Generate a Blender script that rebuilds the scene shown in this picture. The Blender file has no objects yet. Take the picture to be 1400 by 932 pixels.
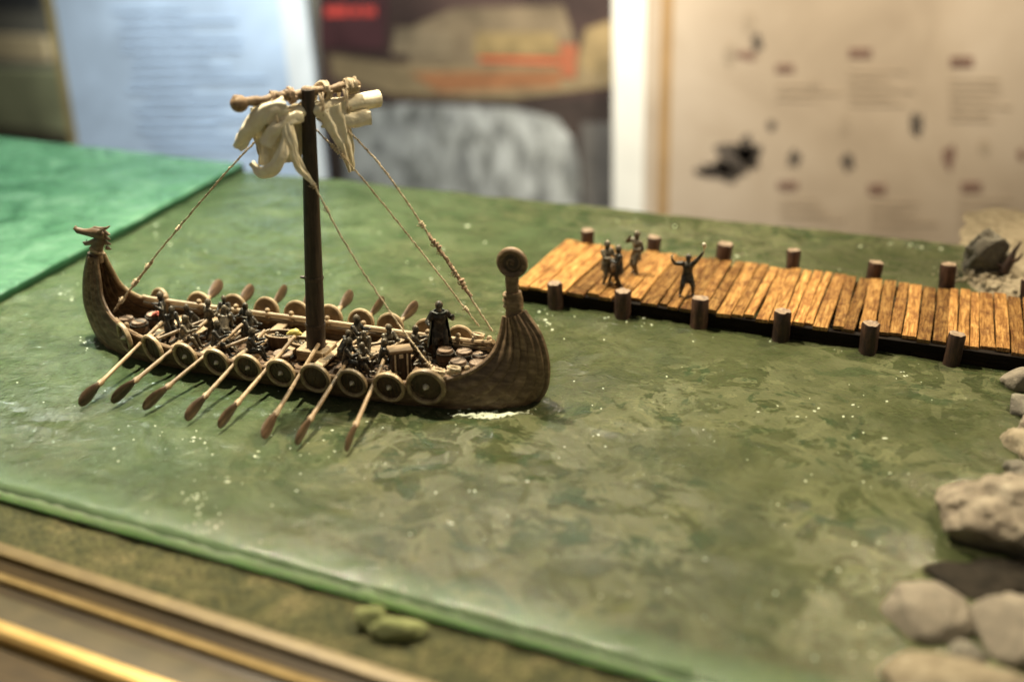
import bpy, bmesh, math, random
import numpy as np
from mathutils import Vector, Matrix, Quaternion, noise as mnoise
random.seed(7)
R = math.radians
SC = bpy.context.scene
C = bpy.data.collections.new("diorama"); SC.collection.children.link(C)
SC.unit_settings.scale_length = 0.01          # one unit is one centimetre: the scene is a table-top model
# ------------------------------------------------------------------ camera
H = 37.0; FPX = 1540.0; PITCH = R(24); YAW = R(21)
cam = bpy.data.cameras.new("camera"); camo = bpy.data.objects.new("camera", cam); C.objects.link(camo)
camo.location = (0, 0, H); camo.rotation_euler = (R(90) - PITCH, 0, YAW)
cam.sensor_width = 36; cam.lens = 36 * FPX / 1400; cam.clip_start = 1; cam.clip_end = 2000
cam.dof.use_dof = True; cam.dof.focus_distance = 84.5; cam.dof.aperture_fstop = cam.lens * 1e-3 / 1.65
SC.camera = camo
# ------------------------------------------------------------------ world and lamps (museum spotlights over a display case)
W = bpy.data.worlds.new("World"); SC.world = W; W.use_nodes = True
bg = W.node_tree.nodes["Background"]; bg.inputs[0].default_value = (1.0, 0.93, 0.78, 1); bg.inputs[1].default_value = 0.085

def spot(name, loc, aim, power, col, size, blend=.5, rad=1.5):
    l = bpy.data.lights.new(name, "SPOT"); l.energy = power; l.color = col; l.spot_size = R(size); l.spot_blend = blend
    l.shadow_soft_size = rad; o = bpy.data.objects.new(name, l); C.objects.link(o)
    o.location = loc; o.rotation_euler = (Vector(aim) - Vector(loc)).to_track_quat("-Z", "Y").to_euler()
    return o
def area(name, loc, aim, power, col, size):
    l = bpy.data.lights.new(name, "AREA"); l.energy = power; l.color = col; l.size = size
    o = bpy.data.objects.new(name, l); C.objects.link(o)
    o.location = loc; o.rotation_euler = (Vector(aim) - Vector(loc)).to_track_quat("-Z", "Y").to_euler()
    return o
spot("key_spotlight", (-70, 92, 118), (-38, 68, 0), 7.4e5, (1.0, .87, .64), 62, .8, 1.2)
spot("pier_spotlight", (34, 138, 112), (-6, 88, 0), 5.0e5, (1.0, .82, .54), 52, .8, .8)
spot("back_spotlight", (-50, 150, 110), (-52, 106, 0), 2.6e5, (1.0, .97, .80), 62, 1.0, 2)
spot("left_spotlight", (-130, 120, 120), (-95, 92, 0), 7.0e5, (.86, 1.0, .88), 50, .9, 3)
spot("board_spotlight", (-95, 128, 120), (-112, 190, 18), 9.5e5, (.92, .97, 1.0), 70, 1.0, 4)
spot("picture_spotlight", (-60, 150, 120), (-75, 258, 22), 5.5e5, (1.0, .92, .8), 40, 1.0, 4)
spot("map_spotlight", (-20, 118, 118), (-24, 230, 24), 9.5e5, (1.0, .92, .78), 60, 1.0, 4)
spot("cabinet_fill_light", (-190, 300, 120), (-262, 385, 35), 5.0e6, (1.0, .97, .85), 48, 1.0, 4)  # added unseen lamp that brightens the far cabinet
spot("shore_spotlight", (-22, 8, 105), (9, 56, 0), 1.7e5, (1.0, .86, .62), 17, 1.0, 1.5)
SC.view_settings.view_transform = "Standard"; SC.view_settings.look = "None"; SC.view_settings.gamma = 1
SC.view_settings.exposure = 1.1; SC.view_settings.use_curve_mapping = False
SC.cycles.use_denoising = True; SC.cycles.max_bounces = 6; SC.cycles.transparent_max_bounces = 6
SC.cycles.sample_clamp_indirect = 4; SC.cycles.caustics_reflective = False; SC.cycles.caustics_refractive = False

# ------------------------------------------------------------------ geometry on the ground plane from the photograph's measurements
fw = Vector((-math.sin(YAW) * math.cos(PITCH), math.cos(YAW) * math.cos(PITCH), -math.sin(PITCH)))
rt = Vector((math.cos(YAW), math.sin(YAW), 0)); up = rt.cross(fw)
def ray(x, y): return fw + rt * ((x - 700) / FPX) - up * ((y - 466) / FPX)
def G(x, y, z=0.0):
    d = ray(x, y); t = (z - H) / d.z; return Vector((d.x * t, d.y * t, z))
def onY(x, y, Y):
    d = ray(x, y); t = Y / d.y; return Vector((d.x * t, Y, H + d.z * t))

# ------------------------------------------------------------------ node helpers
class NT:
    def __init__(s, name):
        s.m = bpy.data.materials.new(name); s.m.use_nodes = True; s.t = s.m.node_tree
        s.b = s.t.nodes["Principled BSDF"]
    def n(s, typ, **kw):
        nd = s.t.nodes.new(typ)
        for k, v in kw.items():
            if k.startswith("i_"):
                key = k[2:]; key = int(key) if key.isdigit() else key.replace("_", " ")
                nd.inputs[key].default_value = v
            else: setattr(nd, k, v)
        return nd
    def l(s, a, b): s.t.links.new(a, b)
    def coord(s, scale=(1, 1, 1), rnd=True, kind="Object"):
        tc = s.n("ShaderNodeTexCoord"); mp = s.n("ShaderNodeMapping"); mp.inputs["Scale"].default_value = scale
        s.l(tc.outputs[kind], mp.inputs[0])
        if rnd:
            oi = s.n("ShaderNodeObjectInfo"); mu = s.n("ShaderNodeMath", operation="MULTIPLY"); mu.inputs[1].default_value = 57.0
            cb = s.n("ShaderNodeCombineXYZ"); s.l(oi.outputs["Random"], mu.inputs[0])
            for k in range(3): s.l(mu.outputs[0], cb.inputs[k])
            s.l(cb.outputs[0], mp.inputs["Location"])
        return mp.outputs[0]
    def noise(s, v, scale, det=4, rough=.6, dist=0):
        nd = s.n("ShaderNodeTexNoise"); nd.inputs["Scale"].default_value = scale; nd.inputs["Detail"].default_value = det
        nd.inputs["Roughness"].default_value = rough; nd.inputs["Distortion"].default_value = dist
        s.l(v, nd.inputs["Vector"]); return nd.outputs["Fac"]
    def ramp(s, f, stops):
        r = s.n("ShaderNodeValToRGB"); e = r.color_ramp.elements
        while len(e) < len(stops): e.new(.5)
        for k, (p, c) in enumerate(stops):
            e[k].position = p; e[k].color = (c, c, c, 1) if not hasattr(c, "__len__") else (*c[:3], 1)
        s.l(f, r.inputs[0]); return r.outputs[0]
    def mix(s, f, a, b, mode="MIX"):
        m = s.n("ShaderNodeMix", data_type="RGBA", blend_type=mode)
        for sock, v in ((m.inputs[0], f), (m.inputs[6], a), (m.inputs[7], b)):
            if hasattr(v, "is_output") or hasattr(v, "links"): s.l(v, sock)
            elif hasattr(v, "__len__"): sock.default_value = (*v[:3], 1)
            else: sock.default_value = v
        return m.outputs[2]
    def bump(s, h, strength, dist):
        b = s.n("ShaderNodeBump"); b.inputs["Strength"].default_value = strength; b.inputs["Distance"].default_value = dist
        s.l(h, b.inputs["Height"]); s.l(b.outputs[0], s.b.inputs["Normal"]); return b
    def col(s, c): s.l(c, s.b.inputs["Base Color"])

def wood(name, dark, mid, light, grain=(1, 8, 8), rough=.6, bs=.5, bd=.05, sc=1.0, spec=.4, vary=0.25):
    N = NT(name); v = N.coord(grain)
    a = N.noise(v, .9 * sc, 6, .65, .4); base = N.ramp(a, [(.3, dark), (.5, mid), (.72, light)])
    v2 = N.coord((1, 1, 1)); b = N.noise(v2, 1.3, 5, .7); base = N.mix(N.ramp(b, [(.42, 0), (.7, .55)]), base, dark)
    if vary:
        oi = N.n("ShaderNodeObjectInfo"); hs = N.n("ShaderNodeHueSaturation"); mr = N.n("ShaderNodeMapRange")
        mr.inputs[3].default_value = 1 - vary; mr.inputs[4].default_value = 1 + vary
        N.l(oi.outputs["Random"], mr.inputs[0]); N.l(mr.outputs[0], hs.inputs["Value"]); N.l(base, hs.inputs["Color"]); base = hs.outputs[0]
    N.col(base); N.b.inputs["Roughness"].default_value = rough; N.b.inputs["Specular IOR Level"].default_value = spec
    N.bump(a, bs, bd); return N.m
def mottled(name, cols, scale=2., rough=.7, metal=0, bs=.4, bd=.05, spec=.5, fine=12, vary=0, sss=0):
    N = NT(name); v = N.coord(); a = N.noise(v, scale, 6, .65, .3)
    k = len(cols); base = N.ramp(a, [(.32 + .4 * i / max(1, k - 1), c) for i, c in enumerate(cols)])
    N.col(base); N.b.inputs["Roughness"].default_value = rough; N.b.inputs["Metallic"].default_value = metal; N.b.inputs["Subsurface Weight"].default_value = sss; N.b.inputs["Subsurface Radius"].default_value = (2.2, 2.6, 2.0); N.b.inputs["Subsurface Scale"].default_value = 1
    N.b.inputs["Specular IOR Level"].default_value = spec
    f = N.noise(v, fine, 5, .7); N.bump(f, bs, bd); return N.m

M = {}
M["hull"] = wood("hull_wood", (.055, .034, .018), (.165, .108, .06), (.32, .225, .132), (.35, 3, 3), .48, .22, .04, vary=.12)
M["deck"] = wood("deck_wood", (.04, .022, .01), (.11, .065, .032), (.22, .14, .075), (1, 6, 6), .65, .4, .04)
M["pale_wood"] = wood("pale_wood", (.14, .095, .05), (.31, .225, .13), (.50, .40, .25), (.6, 6, 6), .55, .4, .03)
M["oar"] = wood("oar_wood", (.11, .068, .034), (.27, .19, .105), (.44, .34, .21), (.5, 6, 6), .5, .35, .03)
M["blade"] = wood("blade_wood_shaded", (.03, .017, .009), (.085, .05, .026), (.19, .12, .065), (.7, 6, 6), .45, .35, .03)  # darker than the shafts: shade on the upright blades is in the colour
M["mast"] = wood("mast_wood", (.014, .009, .006), (.038, .025, .016), (.09, .06, .036), (6, 6, .5), .5, .4, .04)
M["yard"] = wood("yard_wood", (.10, .06, .03), (.25, .17, .095), (.42, .32, .2), (2, 2, 2), .6, .6, .06)
M["shield_rim"] = wood("shield_rim", (.14, .095, .05), (.32, .24, .14), (.5, .41, .26), (2, 2, 2), .42, .3, .03)
M["shield_a"] = wood("shield_face_brown", (.016, .009, .006), (.05, .028, .016), (.11, .066, .036), (1, 1, 8), .45, .4, .03)
M["shield_b"] = wood("shield_face_olive", (.02, .014, .008), (.065, .045, .024), (.14, .10, .055), (1, 1, 8), .45, .4, .03)
M["shield_back"] = wood("shield_face_tan", (.07, .04, .02), (.17, .11, .055), (.3, .2, .11), (1, 1, 8), .45, .4, .03)
M["boss"] = mottled("boss_metal", [(.5, .44, .32), (.8, .74, .6)], 4, .3, .5)
M["barrel"] = wood("barrel_wood", (.05, .03, .018), (.14, .09, .055), (.25, .18, .12), (4, 4, .6), .55, .4, .03)
M["lid"] = wood("lid_wood", (.12, .08, .05), (.26, .19, .13), (.38, .3, .22), (1, 8, 1), .6, .4, .03)
M["hoop"] = mottled("hoop_iron", [(.03, .028, .025), (.1, .085, .06)], 4, .4, .6)
M["pewter"] = mottled("dark_painted_metal", [(.006, .006, .005), (.022, .020, .016), (.13, .115, .08)], 3.2, .38, .25, .5, .04)
M["pewter_light"] = mottled("worn_painted_metal", [(.03, .026, .018), (.09, .075, .05), (.26, .22, .15)], 3.5, .4, .3, .5, .04)
M["cloak"] = mottled("dark_green_cloak", [(.008, .012, .008), (.022, .03, .02), (.06, .07, .045)], 2, .5, .1)
M["rope"] = mottled("hemp_rope", [(.3, .22, .13), (.55, .45, .3), (.76, .67, .49)], 3, .8, 0, .6, .03)
M["rope_dark"] = mottled("brown_rope", [(.18, .11, .065), (.4, .28, .18), (.62, .5, .36)], 3, .8, 0, .6, .03)
M["pier_beam_shaded"] = wood("pier_beam_shaded", (.004, .003, .002), (.010, .007, .005), (.022, .014, .009), (.5, 4, 4), .8, .4, .05, spec=.1)  # near-black: shade under the deck is put into the wood colour
M["post"] = wood("post_bark", (.014, .007, .005), (.045, .021, .012), (.11, .058, .033), (3, 3, .7), .55, .9, .1)
M["post_top"] = mottled("post_end_grain", [(.08, .05, .03), (.2, .14, .09), (.34, .26, .18)], 3, .6, 0, .5, .04)
M["red"] = mottled("red_paint", [(.35, .05, .02), (.6, .12, .05)], 3, .5)
M["yellow"] = mottled("yellow_paint", [(.4, .34, .08), (.65, .58, .2)], 3, .5)
# sail cloth: thin, lets some light through
N = NT("sail_cloth"); v = N.coord((1, 1, 1)); a = N.noise(v, 1.4, 5, .6); N.col(N.ramp(a, [(.3, (.80, .70, .48)), (.7, (.93, .88, .70))]))
N.b.inputs["Roughness"].default_value = .85
cr = N.noise(v, 2.2, 6, .7, 1.5); N.bump(cr, .6, .12); M["sail"] = N.m
# pier planks
N = NT("pier_plank"); v = N.coord((7, .55, 2)); a = N.noise(v, .8, 6, .7, .6)
base = N.ramp(a, [(.32, (.09, .040, .013)), (.46, (.27, .132, .040)), (.60, (.48, .275, .092)), (.80, (.64, .42, .175))])
v2 = N.coord((1, .5, 1)); b = N.noise(v2, 1.1, 5, .7); base = N.mix(N.ramp(b, [(.47, 0), (.64, .85)]), base, (.14, .06, .022))
oi = N.n("ShaderNodeObjectInfo"); hs = N.n("ShaderNodeHueSaturation"); mr = N.n("ShaderNodeMapRange"); mr.inputs[3].default_value = .48; mr.inputs[4].default_value = 1.3
N.l(oi.outputs["Random"], mr.inputs[0]); N.l(mr.outputs[0], hs.inputs["Value"]); N.l(base, hs.inputs["Color"]); N.col(hs.outputs[0])
N.b.inputs["Roughness"].default_value = .26; N.bump(a, .9, .09); M["plank"] = N.m
# rocks
def rockmat(name, c0, c1, c2, sc=.8):
    N = NT(name); v = N.coord(); a = N.noise(v, sc, 8, .7, .3); b = N.noise(v, sc * 6, 6, .75)
    base = N.ramp(a, [(.3, c0), (.5, c1), (.7, c2)]); base = N.mix(N.ramp(b, [(.55, 0), (.72, .7)]), base, c0)
    N.col(base); N.b.inputs["Roughness"].default_value = .85
    N.bump(b, 1.0, .22); return N.m
M["rock"] = rockmat("shore_rock", (.10, .08, .055), (.24, .20, .145), (.44, .385, .29))
M["rock_gap_shade"] = mottled("gap_shade_rock", [(.008, .007, .005), (.026, .021, .015)], 1, .8, spec=.1)  # near-black colour stands for the deep shade between the stones
M["rock_grey"] = rockmat("grey_rock", (.07, .065, .05), (.17, .155, .12), (.31, .29, .23))
M["stone"] = rockmat("smooth_stone", (.13, .112, .085), (.225, .195, .148), (.31, .27, .205), .6)
M["rock_moss"] = rockmat("mossy_rock", (.12, .14, .05), (.24, .27, .10), (.36, .38, .17))
M["sand"] = rockmat("shore_sand", (.14, .11, .07), (.30, .25, .165), (.44, .38, .27), 1.0)
N = NT("mossy_bed"); v = N.coord(rnd=False); a = N.noise(v, .35, 7, .7, .5); b = N.noise(v, 3.2, 8, .8)
base = N.ramp(a, [(.32, (.055, .065, .02)), (.5, (.14, .135, .048)), (.68, (.30, .25, .11))])
base = N.mix(N.ramp(b, [(.42, .8), (.6, 0)]), base, (.02, .026, .008)); N.col(base); N.b.inputs["Roughness"].default_value = .9
N.bump(b, 1, .25); M["moss"] = N.m
M["table"] = mottled("dark_table", [(.02, .016, .012), (.04, .032, .024)], .2, .6)
M["case_brown"] = wood("case_brown_wood", (.03, .020, .007), (.055, .036, .013), (.08, .054, .02), (.2, 3, 3), .45, .2, .02, vary=0)
M["brass"] = mottled("aged_brass", [(.26, .18, .07), (.37, .27, .12)], .8, .38, .75, .1, .02)
M["ochre"] = mottled("ochre_moulding", [(.11, .075, .022), (.165, .12, .04)], .6, .5, .15, .2, .02)
M["bright_brass"] = mottled("bright_brass", [(.62, .40, .13), (.78, .55, .22)], .5, .32, .55, .1, .02)
M["olive_trim"] = mottled("olive_trim", [(.045, .036, .014), (.08, .062, .025)], .5, .5, .2, .1, .02)
# ------------------------------------------------------------------ water (poured tinted resin)
def water(name, greens, olive, pale, rough=.13, mott=1.0, rim=False):
    N = NT(name); v = N.coord(rnd=False)
    big = N.noise(v, .045, 3, .5, .4); mid = N.noise(v, .15, 9, .72, 1.6); sm = N.noise(v, .17, 8, .6, 1.7)
    tc = N.n("ShaderNodeTexCoord"); sx = N.n("ShaderNodeSeparateXYZ"); N.l(tc.outputs["Object"], sx.inputs[0])
    ad = N.n("ShaderNodeMath", operation="MULTIPLY_ADD"); ad.inputs[1].default_value = .0125; ad.inputs[2].default_value = .63; N.l(sx.outputs[0], ad.inputs[0])
    a2 = N.n("ShaderNodeMath", operation="MULTIPLY_ADD"); a2.inputs[1].default_value = 1.3; N.l(big, a2.inputs[0]); N.l(ad.outputs[0], a2.inputs[2])
    zone = N.ramp(a2.outputs[0], [(.62, 0), (1.05, 1)])
    gr = N.ramp(mid, [(.3, greens[0]), (.5, greens[1]), (.72, greens[2])]); ol = N.ramp(mid, [(.3, olive[0]), (.5, olive[1]), (.7, olive[2])])
    base = N.mix(zone, gr, ol)
    # flakes and swirls trapped in the resin, with fairly sharp outlines
    reg = N.ramp(N.noise(v, .055, 3, .5, .5), [(.40, 0), (.56, 1)])
    rz = N.n("ShaderNodeMath", operation="MULTIPLY"); N.l(reg, rz.inputs[0]); N.l(N.ramp(a2.outputs[0], [(.55, .25), (.95, 1)]), rz.inputs[1])
    def lay(f, stops, colr):
        nonlocal base
        mm = N.n("ShaderNodeMath", operation="MULTIPLY"); N.l(N.ramp(f, stops), mm.inputs[0]); N.l(rz.outputs[0], mm.inputs[1])
        m2 = N.n("ShaderNodeMath", operation="MULTIPLY"); m2.inputs[1].default_value = mott; N.l(mm.outputs[0], m2.inputs[0]); base = N.mix(m2.outputs[0], base, colr)
    lay(sm, [(.47, 0), (.49, .8), (.60, .5), (.62, 0)], pale)
    lay(N.noise(v, .24, 6, .62, 1.5), [(.41, .7), (.43, 0)], greens[0])
    lay(N.noise(v, .42, 6, .62, 1.0), [(.57, 0), (.585, .6), (.64, .3)], tuple(min(1, c * 1.35) for c in pale))
    if rim:   # paler rim: light glowing through the edge put into the colour
        sy = N.n("ShaderNodeMath", operation="MULTIPLY_ADD"); sy.inputs[1].default_value = .037; N.l(sx.outputs[0], sy.inputs[0]); N.l(sx.outputs[1], sy.inputs[2])
        md = N.n("ShaderNodeMapRange"); md.inputs[1].default_value = 43.3; md.inputs[2].default_value = 46.0; md.inputs[3].default_value = .75; md.inputs[4].default_value = 0; N.l(sy.outputs[0], md.inputs[0])
        base = N.mix(md.outputs[0], base, (.12, .185, .098))
    N.col(base); B = N.b.inputs; B["Roughness"].default_value = rough; B["IOR"].default_value = 1.4
    B["Subsurface Weight"].default_value = .12; B["Subsurface Radius"].default_value = (.5, .9, .4); B["Subsurface Scale"].default_value = 1.0
    w = N.noise(v, .9, 4, .5, .8); w2 = N.noise(v, 4.5, 4, .6, .5)
    m3 = N.n("ShaderNodeMath", operation="MULTIPLY_ADD"); m3.inputs[1].default_value = .3; N.l(w2, m3.inputs[0]); N.l(w, m3.inputs[2])
    N.bump(m3.outputs[0], .5, .3); return N.m
M["water"] = water("green_resin_water", [(.027, .045, .019), (.057, .083, .039), (.104, .136, .072)], [(.027, .035, .014), (.046, .054, .023), (.070, .077, .036)], (.098, .104, .054), .07, 1.0, True)
M["water_edge_lit"] = mottled("resin_edge_lit", [(.50, .58, .46), (.60, .67, .55)], .25, .3, 0, .2, .05, sss=1)  # paler than the water: light passing through the edge put into the colour
M["sheet"] = water("bright_green_resin", [(.028, .085, .045), (.075, .175, .10), (.155, .27, .175)], [(.028, .085, .045), (.075, .175, .10), (.155, .27, .175)], (.2, .34, .22), .1, .5)
M["sheet_edge"] = mottled("green_resin_edge", [(.010, .05, .02), (.02, .075, .032)], .25, .25, 0, .1, .05)

# ------------------------------------------------------------------ mesh builder
class MB:
    def __init__(s): s.v = []; s.f = []; s.mi = []; s.cur = 0
    def add(s, vs, fs):
        k = len(s.v); s.v += [tuple(p) for p in vs]; s.f += [tuple(i + k for i in f) for f in fs]; s.mi += [s.cur] * len(fs); return s
    def box(s, c, d, rot=None):
        hx, hy, hz = d[0] / 2, d[1] / 2, d[2] / 2
        vs = [Vector((x, y, z)) for x in (-hx, hx) for y in (-hy, hy) for z in (-hz, hz)]
        if rot is not None: vs = [rot @ p for p in vs]
        return s.add([p + Vector(c) for p in vs], [(0, 1, 3, 2), (4, 6, 7, 5), (0, 4, 5, 1), (2, 3, 7, 6), (0, 2, 6, 4), (1, 5, 7, 3)])
    def tube(s, path, rad, n=8, ref=(0, 0, 1), flat=None, twist=0):
        path = [Vector(p) for p in path]; m = len(path); vs = []
        if not hasattr(rad, "__len__"): rad = [rad] * m
        if flat is None: flat = [1] * m
        elif not hasattr(flat, "__len__"): flat = [flat] * m
        side = None
        for i, p in enumerate(path):
            t = (path[min(i + 1, m - 1)] - path[max(i - 1, 0)])
            t = t.normalized() if t.length > 1e-9 else Vector((0, 0, 1))
            if side is None:
                r = Vector(ref)
                if abs(r.normalized().dot(t)) > .95: r = Vector((1, 0, 0)) if abs(t.x) < .9 else Vector((0, 1, 0))
                side = r
            a = (side - t * side.dot(t)).normalized(); side = a; b = t.cross(a)
            for k in range(n):
                an = 2 * math.pi * k / n + twist * i
                vs.append(p + a * math.cos(an) * rad[i] + b * math.sin(an) * rad[i] * flat[i])
        fs = [(i * n + k, i * n + (k + 1) % n, (i + 1) * n + (k + 1) % n, (i + 1) * n + k) for i in range(m - 1) for k in range(n)]
        fs.append(tuple(range(n))[::-1]); fs.append(tuple((m - 1) * n + k for k in range(n)))
        return s.add(vs, fs)
    def lathe(s, prof, n=24, mat=None, wob=0):
        vs = []; m = len(prof)
        for r, z in prof:
            for k in range(n):
                a = 2 * math.pi * k / n; rr = r * (1 + wob * math.sin(k * 2.7 + z * 3))
                p = Vector((rr * math.cos(a), rr * math.sin(a), z)); vs.append(mat @ p if mat is not None else p)
        fs = [(i * n + k, i * n + (k + 1) % n, (i + 1) * n + (k + 1) % n, (i + 1) * n + k) for i in range(m - 1) for k in range(n)]
        if prof[0][0] > 1e-6: fs.append(tuple(range(n))[::-1])
        if prof[-1][0] > 1e-6: fs.append(tuple((m - 1) * n + k for k in range(n)))
        return s.add(vs, fs)
    def ball(s, c, r, seg=10, rings=6, sc=(1, 1, 1), rot=None):
        vs = []
        for i in range(rings + 1):
            ph = math.pi * i / rings
            for k in range(seg):
                a = 2 * math.pi * k / seg
                p = Vector((math.sin(ph) * math.cos(a) * r * sc[0], math.sin(ph) * math.sin(a) * r * sc[1], math.cos(ph) * r * sc[2]))
                vs.append((rot @ p if rot is not None else p) + Vector(c))
        return s.add(vs, [(i * seg + k, (i + 1) * seg + k, (i + 1) * seg + (k + 1) % seg, i * seg + (k + 1) % seg) for i in range(rings) for k in range(seg)])
    def grid(s, rows, thick=None, closed=False):
        """rows: list of equal-length point lists; thick: offset vectors of the same layout for a second skin"""
        m = len(rows); n = len(rows[0]); vs = [Vector(p) for r in rows for p in r]
        fs = [(i * n + k, i * n + k + 1, (i + 1) * n + k + 1, (i + 1) * n + k) for i in range(m - 1) for k in range(n - 1)]
        if thick is not None:
            q = m * n; vs += [Vector(rows[i][k]) + Vector(thick[i][k]) for i in range(m) for k in range(n)]
            fs += [tuple(j + q for j in f[::-1]) for f in list(fs)]
            for k in range(n - 1):
                fs.append((k + 1, k, q + k, q + k + 1)); a = (m - 1) * n; fs.append((a + k, a + k + 1, q + a + k + 1, q + a + k))
            for i in range(m - 1):
                fs.append((i * n, (i + 1) * n, q + (i + 1) * n, q + i * n)); a = n - 1; fs.append(((i + 1) * n + a, i * n + a, q + i * n + a, q + (i + 1) * n + a))
        return s.add(vs, fs)
    def mesh(s, name, mats, smooth=True, angle=40):
        me = bpy.data.meshes.new(name); me.from_pydata(s.v, [], s.f)
        if not isinstance(mats, (list, tuple)): mats = [mats]
        for m in mats: me.materials.append(m)
        if len(mats) > 1: me.polygons.foreach_set("material_index", s.mi)
        bm = bmesh.new(); bm.from_mesh(me); bmesh.ops.remove_doubles(bm, verts=bm.verts, dist=1e-5)
        bmesh.ops.recalc_face_normals(bm, faces=bm.faces); bm.to_mesh(me); bm.free()
        if smooth:
            me.polygons.foreach_set("use_smooth", [True] * len(me.polygons)); me.set_sharp_from_angle(angle=R(angle))
        me.update(); return me
    def build(s, name, mats, parent=None, smooth=True, angle=40, bevel=0):
        o = bpy.data.objects.new(name, s.mesh(name, mats, smooth, angle)); C.objects.link(o)
        if parent is not None: o.parent = parent
        if bevel:
            b = o.modifiers.new("bevel", "BEVEL"); b.width = bevel; b.segments = 2; b.limit_method = "ANGLE"
        return o
def tag(o, label=None, cat=None, group=None, kind=None):
    for k, v in (("label", label), ("category", cat), ("group", group), ("kind", kind)):
        if v: o[k] = v
    return o
def thing(name, label, cat, loc=(0, 0, 0), group=None, rot=None):
    o = bpy.data.objects.new(name, None); C.objects.link(o); o.location = loc
    if rot is not None: o.rotation_euler = rot
    return tag(o, label, cat, group)
def inst(name, me, parent=None, loc=(0, 0, 0), rot=None):
    o = bpy.data.objects.new(name, me); C.objects.link(o); o.location = loc
    if parent is not None: o.parent = parent
    if rot is not None: o.rotation_euler = rot
    return o
def copy_tree(o, parent=None):
    c = o.copy(); C.objects.link(c); c.parent = parent
    for ch in [x for x in C.objects if x.parent == o]: copy_tree(ch, c)
    return c
def catmull(pts, n):
    P = [np.array(p, float) for p in pts]; P = [2 * P[0] - P[1]] + P + [2 * P[-1] - P[-2]]; out = []
    m = len(pts) - 1
    for k in range(n):
        t = k / (n - 1) * m; i = min(int(t), m - 1); u = t - i; a, b, c, d = P[i:i + 4]
        out.append(.5 * ((2 * b) + (c - a) * u + (2 * a - 5 * b + 4 * c - d) * u * u + (3 * b - a - 3 * c + d) * u ** 3))
    return out
def vnoise(x, y, seed=0):
    xi = np.floor(x).astype(np.int64); yi = np.floor(y).astype(np.int64); xf = x - xi; yf = y - yi
    def h(a, b):
        n = (a * 374761393 + b * 668265263 + seed * 974711) & 0x7fffffff; n = ((n ^ (n >> 13)) * 1274126177) & 0x7fffffff
        return ((n ^ (n >> 16)) & 0xffff) / 65535.0
    u = xf * xf * (3 - 2 * xf); w = yf * yf * (3 - 2 * yf)
    return (h(xi, yi) * (1 - u) + h(xi + 1, yi) * u) * (1 - w) + (h(xi, yi + 1) * (1 - u) + h(xi + 1, yi + 1) * u) * w - .5

# ------------------------------------------------------------------ the resin water slab
def wave(x, y):
    dx = vnoise(x * .25, y * .25, 5) * 3; dy = vnoise(x * .25 + 9, y * .25, 6) * 3
    z = vnoise(x * .22 + dx * .3, y * .28 + dy * .3, 1) * .30 + vnoise(x * .6 + dx, y * .75 + dy, 2) * .20 + vnoise(x * 1.5, y * 1.9, 3) * .085
    z += (.5 - np.abs(vnoise(x * .9 + dy, y * 1.1 + dx, 4)) * 2) * .06 + vnoise(x * 3.4, y * 4.2, 8) * .03
    return z * .5 + vnoise(x * 2.6 + dx, y * 3.0 + dy, 14) * .045 + vnoise(x * 5.5, y * 6.5, 15) * .016
def front_y(x): return 45.19 - .037 * (x + 51.67)
def back_y(x): return 112.9 + .025 * (x + 115.5)
xs = np.concatenate([np.linspace(-190, -90, 60), np.linspace(-89.5, 14, 330), np.linspace(15, 40, 14)])
ts = np.linspace(0, 1, 250)
X, T = np.meshgrid(xs, ts); Y = front_y(X) + (back_y(X) - front_y(X)) * T; Z = wave(X, Y)
edge = np.minimum(Y - front_y(X), back_y(X) - Y); Z -= .3 * np.exp(-edge / (.13 + .1 * vnoise(X * .7, X * 0, 17))) * (1 + .8 * vnoise(X * 1.3, Y * 0, 18)); Z += .22 * np.exp(-((back_y(X) - Y) - 1.0) ** 2 / .8) * (vnoise(X * .5, X * 0, 11) + .7)
mb = MB(); rows = [[(X[i, j], Y[i, j], Z[i, j]) for j in range(len(xs))] for i in range(len(ts))]; mb.grid(rows)
mb.cur = 1
mb.grid([[(x, front_y(x) + .02, -1.0 - .05) for x in xs], [(x, front_y(x) - .08, -.5 + .1 * float(vnoise(np.array(x * .6), np.array(3.)))) for x in xs], rows[0]])
mb.grid([rows[-1], [(x, back_y(x) + .1, -.5) for x in xs], [(x, back_y(x), -1.05) for x in xs]])
mb.grid([[rows[i][0] for i in range(len(ts))], [(xs[0], rows[i][0][1], -1.05) for i in range(len(ts))]])
mb.grid([[rows[i][-1] for i in range(len(ts))], [(xs[-1], rows[i][-1][1], -1.05) for i in range(len(ts))]])
tag(mb.build("water", [M["water"], M["water_edge_lit"]], angle=80), "sheet of rippled green resin water under the ship and pier", kind="structure")
# second, brighter sheet lying over the far left end
sx_ = lambda y: -74.35 - (y - 69.05) * .0985
ys = np.linspace(20, back_y(-100) + .4, 200); mb = MB(); rows = []
ux = np.concatenate([np.linspace(0, 60, 170), np.linspace(62, 115, 25)])
for y in ys:
    r = []
    for u in ux:
        x = sx_(y) - u; z = .95 + float(wave(np.array(x + 50), np.array(y * .9))) * .9 - .15 * math.exp(-u / .2) - .12 * math.exp(-(ys[-1] - y) / .3)
        r.append((x, y, z))
    rows.append(r)
mb.grid(rows); mb.cur = 1
mb.grid([[r[0] for r in rows], [(r[0][0] + .05, r[0][1], .3) for r in rows], [(r[0][0], r[0][1], -.25) for r in rows]])
mb.grid([rows[-1], [(p[0], p[1] + .05, -.9) for p in rows[-1]]]); mb.grid([rows[0], [(p[0], p[1], -.9) for p in rows[0]]])
tag(mb.build("water_sheet", [M["sheet"], M["sheet_edge"]], angle=80), "brighter emerald resin water layer overlapping at the far left", kind="structure")
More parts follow.
